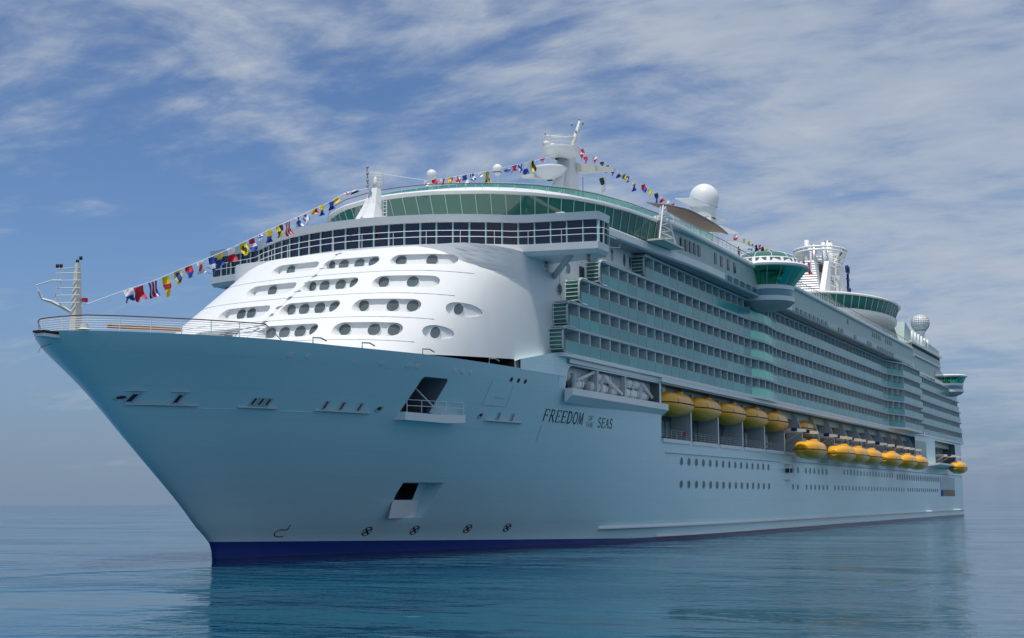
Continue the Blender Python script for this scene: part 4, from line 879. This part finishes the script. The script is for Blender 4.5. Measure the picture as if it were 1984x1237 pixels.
# crown-and-anchor emblem standing proud on the funnel's after pylon
b = MB(); ex = 241.8
def eb(pts, w):
    for (a, c), (a2, c2) in zip(pts[:-1], pts[1:]): b.tube([(ex+a-o.x, -4.9, 58+c-50), (ex+a2-o.x, -4.9, 58+c2-50)], w, M['navy'], 6)
eb([(0, 2.6), (0, -2.2)], .32); eb([(-1.3, 1.2), (1.3, 1.2)], .26); eb([(1.9*math.sin(R(a)), -.6-1.9*math.cos(R(a))) for a in range(-80, 81, 20)], .34); eb([(-1.2, 3.0), (-1.4, 4.4), (-.6, 3.6), (0, 4.7), (.6, 3.6), (1.4, 4.4), (1.2, 3.0), (-1.2, 3.0)], .28)
b.build('anchor_emblem', fn)
b = MB(); b.tube([(262, -8, 50.8), (262, -8, 55.2)], .08, M['lamp'], 4)
for z in (53.4, 54.2, 55.1): b.tube([(262, -8, z), (262, -8, z+.3)], .25, M['lamp'], 6)
b.tube([(248, -9, 51), (248, -9, 53)], .07, M['lamp'], 4); b.build('wind_sensor', ship)
# ------------------------------------------------------------------ promenade, raft recess, davits
pm = empty('promenade', (0, 0, 0), ship)
for k in range(15):
    x = 76.1+11.78*k
    if x > 242: break
    b = MB(); b.prism([(x-.18, -19.32, 12.64), (x-.18, -16.6, 12.64), (x-.18, -16.6, 19.58), (x-.18, -18.2, 19.58), (x-.18, -19.2, 17)], (.36, 0, 0), M['grey']); b.box((x-.2, -19.4, 12.64), (x+.2, -19.32, 16.8), M['white']); b.build('web_frame', pm)
for k in range(15):
    x0 = 64.9 if k == 0 else 76.1+11.78*(k-1)+.5; x1 = min(76.1+11.78*k-.5, 242.8)
    if x1 > x0: MB().box((x0+.3, -19.42, 12.2), (x1, -19.2, 12.66), M['white']).build('bulwark_sill', pm)
    if x1 > x0: rail_path([(x0, -19.2, 12.66), (x1, -19.2, 12.66)], 1.15, 3, 'promenade_rail', pm, post=1.9, r=.025, tr=.03, top=M['lamp'], bar=M['grey'])
    b = MB(); nn_ = 5
    for j in range(nn_):
        a = x0+(x1-x0)*(j+.12)/nn_; c = x0+(x1-x0)*(j+.85)/nn_; b.box((a, -14.68, 13.5), (c, -14.55, 15.6), M['cabin'])
    b.build('promenade_window', pm)
MB().box((65, -15.6, 16.3), (243, -14.62, 16.55), M['grey']).build('boat_deck_beam', pm)
MB().box((75.0, -19.0, 13.35), (75.6, -18.7, 13.95), M['red']).build('fire_box', pm)
b = MB(); b.box((64, -19.78, 19.75), (243, -19.3, 20.25), M['white']); b.box((36, -19.4, 19.75), (64, -19.3, 20.25), M['white']); b.build('boat_deck_fascia', pm)
rc = empty('raft_station', (0, 0, 0), ship)
MB().prism([(35.3, -19.0, 16.95), (35.3, -19.95, 16.95), (35.3, -19.95, 16.2), (35.3, -19.0, 15.4)], (30.4, 0, 0), M['white']).build('raft_sill', rc)
for x in (44.0, 52.6): MB().box((x-.25, -19.3, 16.9), (x+.25, -18.8, 19.55), M['grey']).build('post', rc)
for a, c in (((38.6, -19.0, 18.0), (43.4, -19.0, 19.3)), ((46.2, -19.1, 19.0), (51.8, -19.1, 17.4)), ((58.6, -19.1, 19.1), (62.0, -19.1, 17.6))):
    MB().tube([a, c], .2, M['white'], 7).build('raft_davit', rc)
for x in (38.2, 46.0, 58.4): MB().rev((x, -18.8, 18.3), [(0, .5), (.3, .5), (.35, 0), (.3, -1.4)], M['grey'], 10).build('winch', rc)
# life raft canisters: things of their own
def canister(L_=2.5, r=.68):
    t = empty('life_raft_canister'); n = 14; Rr = []
    for x, k in ((-L_/2, .55), (-L_/2+.12, .85), (-L_/2+.35, 1), (L_/2-.35, 1), (L_/2-.12, .85), (L_/2, .55)): Rr.append([(x, r*k*math.cos(2*math.pi*i/n), r*k*math.sin(2*math.pi*i/n)) for i in range(n)])
    MB().loft(Rr, M['white'], True, True, True).build('shell', t)
    s_ = MB()
    for x in (.28,): s_.tube([(x*L_*.6, (r+.02)*math.cos(2*math.pi*i/n), (r+.02)*math.sin(2*math.pi*i/n)) for i in range(n)], .035, M['lamp'], 4, closed=True)
    s_.build('strap', t); c = MB(); c.box((-.7, -.5, -r-.12), (-.4, .5, -r+.06), M['black']); c.box((.4, -.5, -r-.12), (.7, .5, -r+.06), M['black']); c.build('cradle', t); return t
can0 = canister(); first = True
RAFT = [(39.9, 17.72, 'white life raft canister lowest and farthest forward, beside the rounded end of its recess'), (44.6, 17.72, 'lower white life raft canister behind the first recess post'), (47.0, 17.72, 'lower white life raft canister below the steep davit between the recess posts'),
        (50.4, 17.72, 'lower white life raft canister just forward of the second recess post'), (45.6, 18.95, 'upper white canister stacked just aft of the first recess post'), (47.9, 18.95, 'upper white canister under the steep davit between the posts'),
        (54.6, 17.72, 'lower white canister just aft of the second recess post'), (57.0, 17.72, 'lower white canister in the middle of the aft bay of the raft recess'), (60.4, 17.72, 'lower white canister nearest the first yellow lifeboat, below the last davit'), (55.4, 18.95, 'upper white canister stacked aft of the second recess post'), (57.8, 18.95, 'upper white canister beside the last short davit of the raft recess')]
for x, z, lab in RAFT:
    c = can0 if first else copy_tree(can0); first = False
    c.location = (x, -18.3, z); tag(c, lab, 'life raft', 'life raft canisters in the side recess')
# lifeboats
def lifeboat():
    t = empty('lifeboat'); n = 20; st = [-5.6, -5.3, -4.6, -3.4, -1.8, 0, 1.8, 3.4, 4.6, 5.3, 5.6]
    def hw(x): return 2.05*(1-abs(x/5.72)**4.2)**.5
    low = MB(); R1 = []
    for x in st:
        w = max(.1, hw(x)); k = (1-abs(x/6.3)**2.6); R1.append([(x, -w, .02), (x, -w*1.02, -.25), (x, -w*.93, -.8*k-.1), (x, -w*.55, -1.35*k-.1), (x, 0, -1.55*k-.1), (x, w*.55, -1.35*k-.1), (x, w*.93, -.8*k-.1), (x, w*1.02, -.25), (x, w, .02)])
    low.loft(R1, M['yellow'], True, True, True); low.build('boat_hull', t, sharp=50)
    top = MB(); R2 = []
    for x in st:
        w = max(.1, hw(x))*.97; h = 1.5*(1-abs(x/5.75)**4.2)**.55; R2.append([(x, -w, .03)]+[(x, -w*math.cos(R(a))**.75 if a < 90 else 0, .05+h*math.sin(R(a))**.8) for a in (15, 32, 50, 68, 90)]+[(x, w*math.cos(R(a))**.75, .05+h*math.sin(R(a))**.8) for a in (68, 50, 32, 15)]+[(x, w, .03)])
    top.loft(R2, M['yellow'], True, True, True); cp_ = top.build('canopy', t, sharp=50)
    w_ = MB()
    for x in (-3.4, -1.9, -.4, 1.1, 2.6):
        w_.box((x, -hw(x+.4)*.965-.0, .5), (x+.8, -hw(x+.4)*.9+.12, .82), M['cabin'])
    f = MB(); f.tube([(x, -max(.1, hw(x))*1.03, 0) for x in st]+[(x, max(.1, hw(x))*1.03, 0) for x in st[::-1]], .07, M['black'], 5, closed=True); f.build('fender_line', t)
    for x in (-4.1, 4.1): MB().box((x-.25, -.3, 1.2), (x+.25, .3, 1.75), M['lamp']).build('lifting_hook', t)
    b = MB(); b.rev((2.6, 0, 1.3), [(.75, 0), (.7, .45), (.5, .55), (0, .56)], M['yellow'], 14); b.build('helm_cover', t)
    for x in (-2.6, 2.0): MB().tube([(x, -1.98, .05), (x, -1.86, .6), (x, -1.3, 1.25), (x, 0, 1.52)], .04, M['lamp'], 4).build('seam_strip', t)
    return t
lb0 = lifeboat(); first = True
BO = [(71.4+12.0*k, -18.3, 17.35, lab) for k, lab in enumerate(('yellow lifeboat stowed high, nearest the white life raft canisters', 'second stowed yellow lifeboat aft of the raft canisters', 'middle one of the five yellow lifeboats stowed high under the balconies', 'fourth stowed yellow lifeboat aft of the raft canisters', 'yellow lifeboat stowed last in the forward row, beside the first outstretched davit'))]
BO += [(144.0, -16.7, 17.3, 'yellow lifeboat stowed high behind the outstretched davits, on its own')]
BO += [(x, -22.6, 12.95, lab) for x, lab in ((127.3, 'lowered yellow lifeboat hanging alone, largest of the lowered ones'), (149.5, 'lowered yellow lifeboat at the front of the touching run of three'), (161.3, 'lowered yellow lifeboat in the middle of the touching run of three'), (173.4, 'lowered yellow lifeboat at the after end of the touching run of three'), (193.6, 'lowered yellow lifeboat hanging singly between the run of three and the pair'), (211.5, 'forward one of the touching pair of lowered yellow lifeboats'), (225.5, 'after one of the touching pair of lowered yellow lifeboats'), (287.0, 'lowered yellow lifeboat farthest aft, at the stern of the ship'))]
for x, y, z, lab in BO:
    c = lb0 if first else copy_tree(lb0); first = False
    c.location = (x, y, z); tag(c, lab, 'lifeboat', 'yellow lifeboats along the ship side')
# davits with falls for the lowered boats (arms are part of the ship, each arm a part)
for x, y, z, lab in BO[6:]:
    for dx in (-4.1, 4.1):
        b = MB(); b.loft([[(x+dx-.3, -15, 16.2), (x+dx+.3, -15, 16.2), (x+dx+.3, -15, 16.95), (x+dx-.3, -15, 16.95)], [(x+dx-.22, -23.0, 15.75), (x+dx+.22, -23.0, 15.75), (x+dx+.22, -23.0, 16.2), (x+dx-.22, -23.0, 16.2)]], M['cream'], True, True, False)
        d = b.build('davit', ship); MB().box((x+dx-.26, -21.6, 15.95), (x+dx+.26, -20.6, 16.5), M['navy']).build('sheave_box', d)
        MB().tube([(x+dx, -15.2, 13.2), (x+dx, -19.6, 16.0)], .17, M['cream'], 5).build('brace', d)
        for e_ in (-.12, .12): MB().tube([(x+dx+e_, -22.6, 16.0), (x+dx+e_, -22.6, 14.6)], .04, M['black'], 4).build('fall', d)
# ramp platform aft, wing of the aft recess, plain structure
MB().prism([(256, -19.0, 12.7), (258, -22.4, 13.3), (289, -22.4, 13.3), (291, -19.0, 12.7)], (0, 0, .45), M['white']).build('tender_platform', ship)
for k in range(5): MB().box((276+6*k, -16.5, 12.7), (276.5+6*k, -15.3, 19.6), M['grey']).build('gallery_post', ship)
b = MB(); b.box((244, -19.34, 13.0), (258, -19.28, 18.9), M['glass_green']); b.build('green_side_window', ship)
# pilot platform on the side
pp = part(MB().box((122.8, -20.3, 10.5), (126.2, -19.3, 10.75), M['white']), 'pilot_platform')
b = MB(); b.box((123.2, -20.1, 8.0), (126.0, -19.3, 8.15), M['white']); b.tube([(123.4, -20.0, 8.1), (123.4, -20.0, 10.5)], .05, M['white'], 4); b.tube([(125.6, -20.0, 8.1), (125.6, -20.0, 10.5)], .05, M['white'], 4); b.build('boarding_frame', pp)
MB().box((123.4, -19.9, 9.2), (125.4, -19.35, 9.9), M['dark']).build('ladder_locker', pp)
rail_path([(122.9, -20.2, 10.75), (126.1, -20.2, 10.75)], 1.0, 2, 'railing', pp, post=1.0, top=M['white'])
# stern ladder
b = MB(); b.tube([(316.6, -18.8, 6.2), (317.6, -18.8, 6.2), (317.6, -18.8, 9.0), (316.6, -18.8, 9.0)], .1, M['lamp'], 5); b.build('stern_ladder', ship)
# ------------------------------------------------------------------ dressing lines and flags
PIX = lambda u, v: fw*FPX+rr*(u-992)-uu*(v-618.5)
def aty(u, v, y): d = PIX(u, v); return CAM+d*((y-CAM.y)/d.y)
def flag(u, v, y, w, h, pat, lab, slant=.35, amp=.12):
    # hangs from the dressing line at its upper edge; the fly streams down and aft
    n = 8; me_v = []; p = aty(u, v, y); ph_ = random.random()*6; tw = random.uniform(-.25, .25)
    for i in range(n+1):
        for j in range(n+1):
            s_, t = i/n, j/n; wv = (amp*2.4*math.sin(t*5.5+ph_+s_*2.2)+.08*math.sin(s_*7+ph_*2))*(t+.1)
            me_v.append((w*(s_-.5)*(1-.12*t)+slant*h*t*.9+wv*.5, wv+tw*t*h*.5-(s_-.5)*.3, w*(s_-.5)*.42-h*t))
    cells = [(i, j) for i in range(n) for j in range(n)]; b = MB()
    for i, j in cells:
        s_, t = (i+.5)/n, (j+.5)/n; c = pat(s_, t)
        if c is None: continue
        b.add([me_v[i*(n+1)+j], me_v[(i+1)*(n+1)+j], me_v[(i+1)*(n+1)+j+1], me_v[i*(n+1)+j+1]], [(0, 1, 2, 3)], M[c], True)
    o = b.build('signal_flag', recalc=False); o.location = p; tag(o, lab, 'flag', 'signal flags on the dressing lines'); return o
Wt, Rd, Bl, Yl, Bk = 'fwhite', 'red', 'fblue', 'fyellow', 'fblack'
h2 = lambda a, c: (lambda s, t: a if t < .5 else c)
v2 = lambda a, c: (lambda s, t: a if s < .5 else c)
h3 = lambda a, c, d: (lambda s, t: (a, c, d)[min(2, int(t*3))])
v5 = lambda a, c, d: (lambda s, t: (a, c, d, c, a)[min(4, int(s*5))])
sol = lambda a: (lambda s, t: a)
swal = lambda f: (lambda s, t: None if t > .75 and abs(s-.5) < (t-.72)*1.0 else f(s, t))
dia = lambda a, c: (lambda s, t: c if abs(s-.5)+abs(t-.5) < .36 else a)
ball = lambda a, c: (lambda s, t: c if (s-.5)**2+(t-.5)**2 < .06 else a)
chk = lambda a, c: (lambda s, t: a if (s < .5) == (t < .5) else c)
crs = lambda a, c: (lambda s, t: c if abs(s-.5) < .13 or abs(t-.5) < .13 else a)
sal = lambda a, c: (lambda s, t: c if abs(s-t) < .15 or abs(s+t-1) < .15 else a)
bor = lambda a, c: (lambda s, t: c if .2 < s < .8 and .15 < t < .85 else a)
dst = lambda a, c: (lambda s, t: a if int((s+t)*4) % 2 else c)
FL = [(248, 561, .75, 1.0, swal(h2(Wt, Bl)), 'white flag with blue swallow tail, nearest the bow'), (268, 556, .8, 1.15, swal(sol(Rd)), 'plain red swallow-tailed flag near the bow'), (295, 546, .7, 1.3, v5(Bl, Wt, Rd), 'flag of blue, white and red upright stripes near the bow'),
      (321, 536, .55, 1.7, h3(Yl, Rd, Yl), 'long yellow flag with a red band across its middle'), (344, 525, .6, 1.15, bor(Yl, Bl), 'blue flag with yellow edges between the red-banded and the crimson flag'), (365, 516, .55, 1.0, h2(Rd, Bl), 'crimson flag with dark blue end, next to the white flag with a red diamond'),
      (388, 507, .65, 1.05, dia(Wt, Rd), 'white flag with red diamond just ahead of the bridge wing'), (409, 499, .35, 1.6, h3(Bl, Wt, Bl), 'narrow blue flag hanging at the far bridge wing tip'), (426, 491, .45, 1.1, h2(Yl, Bl), 'narrow yellow over blue flag in front of the far bridge wing'), (447, 480, .75, 1.25, h2(Wt, Rd), 'large white over red flag in front of the far bridge wing'),
      (470, 471, .65, 1.15, ball(Yl, Bk), 'yellow flag with black ball in front of the bridge'), (487, 463, .5, 1.2, h3(Rd, Wt, Bl), 'narrow red, white and blue flag above the bridge windows'), (503, 455, .4, .5, crs(Wt, Bl), 'tiny blue and white flag between the tricolour and a yellow-blue flag'), (520, 446, .6, 1.15, h2(Yl, Bl), 'broad yellow over blue flag above the far end of the bridge'),
      (541, 437, .6, 1.1, chk(Yl, Bk), 'flag of yellow and black quarters'), (557, 431, .4, 1.3, v5(Rd, Wt, Rd), 'narrow red and white striped pennant next to the yellow-black quartered flag'), (577, 421, .5, .95, crs(Wt, Bl), 'white flag with blue cross over the bridge roof'), (592, 416, .5, 1.0, sal(Bl, Wt), 'blue flag with white diagonal cross over the bridge roof'),
      (610, 405, .55, .5, v2(Yl, Rd), 'small yellow and red flag on the forward line'), (622, 398, .4, 1.0, h2(Yl, Bl), 'slim yellow flag with blue tail against the green glass'), (641, 391, .55, .8, sol(Bl), 'plain dark blue flag high on the forward line'), (651, 384, .6, .5, sol(Yl), 'plain yellow flag high on the forward line'),
      (671, 373, .55, .4, crs(Wt, Rd), 'small white flag with red cross nearest the signal mast'), (688, 368, .9, .35, h2(Wt, Bk), 'black and white pennant streaming from the signal mast')]
for u, v, w, h, pt, lab in FL: flag(u, v, -.6, w*1.05, h, pt, lab)
F2 = [(825, 350, .4, .6, sol(Wt), 'plain white flag left of the small forward radome'), (841, 348, .5, .6, sol(Rd), 'plain red flag at the foot of the small forward radome'), (857, 347, .45, .8, v2(Wt, Rd), 'white and red halved flag against the small forward radome'), (872, 345, .6, .6, v2(Yl, Rd), 'yellow and red flag just right of the small forward radome'),
      (887, 342, .5, 1.0, crs(Wt, Rd), 'white flag with red cross above the lounge roof'), (900, 340, .6, 1.1, h2(Bl, Wt), 'blue over white flag above the lounge roof'), (914, 337, .45, .9, crs(Bl, Wt), 'blue flag with white cross above the lounge roof'), (930, 335, .4, .5, sol(Wt), 'faded white flag left of the yellow and black striped flag'),
      (943, 333, .6, 1.4, dst(Yl, Bk), 'yellow and black diagonally striped flag left of the post radome'), (982, 323, .7, .7, h2(Wt, Bl), 'white flag with blue lower half right of the post radome'), (996, 321, .7, .8, swal(sol(Rd)), 'red swallow-tailed flag ahead of the main mast'), (1008, 318, .5, 1.2, sal(Wt, Bl), 'white flag with blue diagonals ahead of the main mast'),
      (1019, 316, .5, 1.4, h2(Wt, Bl), 'long white over blue flag ahead of the main mast'), (1030, 312, .6, 1.4, v2(Yl, Bk), 'yellow and black halved flag nearest the main mast'), (1050, 308, .8, .5, h2(Rd, Wt), 'red flag blowing against the main mast')]
for u, v, w, h, pt, lab in F2: flag(u, v, -.5, w*1.15, h*1.05, pt, lab)
F3 = [(1126, 290, 1.1, 1.2, chk(Wt, Rd), 'white and red quartered flag beside the main mast'), (1134, 304, .5, .9, sol(Rd), 'red tail flag just below the quartered flag at the mast'), (1152, 302, .8, 1.0, h2(Wt, Rd), 'white over red flag aft of the main mast'), (1166, 314, .5, .7, sol(Bk), 'small dark flag at the tip of the mast arm'), (1176, 321, .5, 1.0, sol(Bl), 'slim blue flag aft of the mast arm'), (1186, 324, .8, 1.2, h2(Yl, Bl), 'yellow over blue flag aft of the mast arm'),
      (1199, 331, .7, 1.0, h2(Wt, Bl), 'white over blue flag third aft of the mast arm'), (1209, 338, .7, .8, dst(Yl, Bk), 'yellow and black striped flag aft of the mast arm'), (1215, 342, .5, .9, v2(Yl, Bl), 'yellow and blue halved flag aft of the mast arm'), (1228, 350, .8, 1.6, h3(Wt, Rd, Bl), 'white, red and blue flag halfway from mast arm to canopy'), (1246, 358, .9, 1.3, h2(Rd, Bl), 'red and blue flag halfway from mast arm to canopy'), (1258, 368, .5, 1.1, sol(Yl), 'plain yellow flag over the canopy'), (1271, 375, .7, 1.5, h2(Bk, Bl), 'dark blue and black flag over the canopy'), (1282, 381, .9, .9, h2(Wt, Rd), 'white and red flag low over the canopy'), (1292, 387, .7, 1.4, h2(Wt, Bl), 'white and blue flag low over the canopy'), (1303, 395, 1.0, .6, h2(Rd, Bk), 'red and black flag touching the canopy'),
      (1424, 455, 1.4, 1.2, h2(Wt, Rd), 'white and red flag just aft of the canopy tip'), (1441, 463, .9, 1.7, h2(Yl, Bk), 'yellow over black flag aft of the canopy tip'), (1450, 468, .9, 1.5, h2(Yl, Bk), 'second yellow over black flag aft of the canopy tip'), (1458, 473, .9, 1.8, sal(Bl, Wt), 'blue flag with white cross left of the domed pod'), (1465, 475, .6, 1.7, sol(Bk), 'dark flag left of the domed pod'), (1471, 475, .9, .9, sol(Rd), 'small red flag left of the domed pod'), (1477, 479, .8, 2.2, h2(Bk, Bl), 'dark and blue flag left of the yellow one at the pod'), (1485, 483, 1.9, 2.0, sol(Yl), 'large plain yellow flag above the domed pod'), (1492, 486, .9, 1.1, sol(Rd), 'red flag above the domed pod'), (1499, 487, .8, 1.1, h2(Wt, Bl), 'blue and white flag above the domed pod'), (1505, 489, .7, 1.2, sol(Bk), 'dark flag right of the dome top'), (1538, 499, .9, 1.3, h2(Wt, Bk), 'white and black flag at the right end of the pod'), (1556, 506, 1.6, 2.4, v2(Wt, Rd), 'pink and white flag in front of the funnel'), (1568, 508, 2.2, 2.6, v2(Rd, Wt), 'large red flag in front of the funnel')]
for u, v, w, h, pt, lab in F3: flag(u, v, -3.4, w*1.05, h, pt, lab)
b = flag(1165, 345, -6, .7, 2.0, h2(Bk, Wt), 'black and white flag on its own short staff aft of the mast')
def line(pts, lab):
    b = MB(); b.tube(pts, .022, M['fwhite'], 4); o = b.build('dressing_line'); tag(o, lab, 'rope', 'dressing lines'); return o
line([(-17.8, -.3, 20.6)]+[aty(u, v, -.6)+Vector((0, 0, .02)) for u, v, *_ in FL[::2]]+[(24.6, -.8, 38.8)], 'thin flag line from the bow mast up to the signal mast')
line([(24.6, -.8, 40.6)]+[aty(u, v, -.5)+Vector((0, 0, .02)) for u, v, *_ in F2[::2]]+[(77.5, -.4, 54.6)], 'thin flag line from the signal mast to the main mast')
line([(80, -2.6, 56.0)]+[aty(u, v, -3.4)+Vector((0, 0, .02)) for u, v, *_ in F3 if u not in (1126, 1134, 1485)][::2]+[(225, -3.4, 60.5)], 'thin flag line from the main mast down to the funnel')
MB().tube([aty(1172, 372, -6), aty(1172, 345, -6)], .05, M['lamp'], 5).build('flag_staff', ship)
# ------------------------------------------------------------------ two people at the deck rail
def person(loc, rot, shirt, pants, lab):
    t = empty('person', loc); t.rotation_euler = (0, 0, rot)
    J = [(0, 0, .95), (0, 0, 1.2), (0, 0, 1.42), (0, 0, 1.52), (0, .01, 1.64), (0, .01, 1.74), (.1, 0, .9), (.11, 0, .5), (.11, -.02, .08), (.11, .14, .03), (-.1, 0, .9), (-.11, 0, .5), (-.11, -.02, .08), (-.11, .14, .03), (.2, 0, 1.4), (.26, .08, 1.15), (.2, .3, 1.08), (.18, .38, 1.08), (-.2, 0, 1.4), (-.26, .08, 1.15), (-.2, .3, 1.08), (-.18, .38, 1.08)]
    Ed = [(0, 1), (1, 2), (2, 3), (3, 4), (4, 5), (0, 6), (6, 7), (7, 8), (8, 9), (0, 10), (10, 11), (11, 12), (12, 13), (2, 14), (14, 15), (15, 16), (16, 17), (2, 18), (18, 19), (19, 20), (20, 21)]
    rad = [.16, .14, .15, .06, .1, .07, .1, .07, .05, .04, .1, .07, .05, .04, .07, .05, .04, .03, .07, .05, .04, .03]
    me = bpy.data.meshes.new('body'); me.from_pydata(J, Ed, []); o = bpy.data.objects.new('body', me); COL.objects.link(o); o.parent = t
    o.modifiers.new('skin', 'SKIN'); o.modifiers.new('sub', 'SUBSURF').levels = 1
    for i, sv in enumerate(me.skin_vertices[0].data): sv.radius = (rad[i], rad[i]*.85)
    me.skin_vertices[0].data[0].use_root = True; me.materials.append(M['skin'])
    MB().rev((0, 0, 0), [(.19, .92), (.185, 1.2), (.2, 1.4), (.1, 1.48)], shirt, 12, 1, .85).build('shirt', t)
    MB().rev((0, 0, 0), [(.2, .45), (.2, .9), (.17, 1.0)], pants, 12, 1, .8).build('shorts', t)
    MB().rev((0, 0, 1.66), [(.115, .0), (.12, .06), (.08, .13), (0, .15)], M['hair'], 10).build('hair', t)
    tag(t, lab, 'person'); return t
person((95.2, -20.9, 40.34), math.pi*.9, M['navy'], M['fblack'], 'person in dark clothes leaning at the deck rail by the canopy tip')
person((102.6, -20.9, 40.34), math.pi, M['red'], M['fwhite'], 'person in a red shirt at the deck rail short of the domed pod')
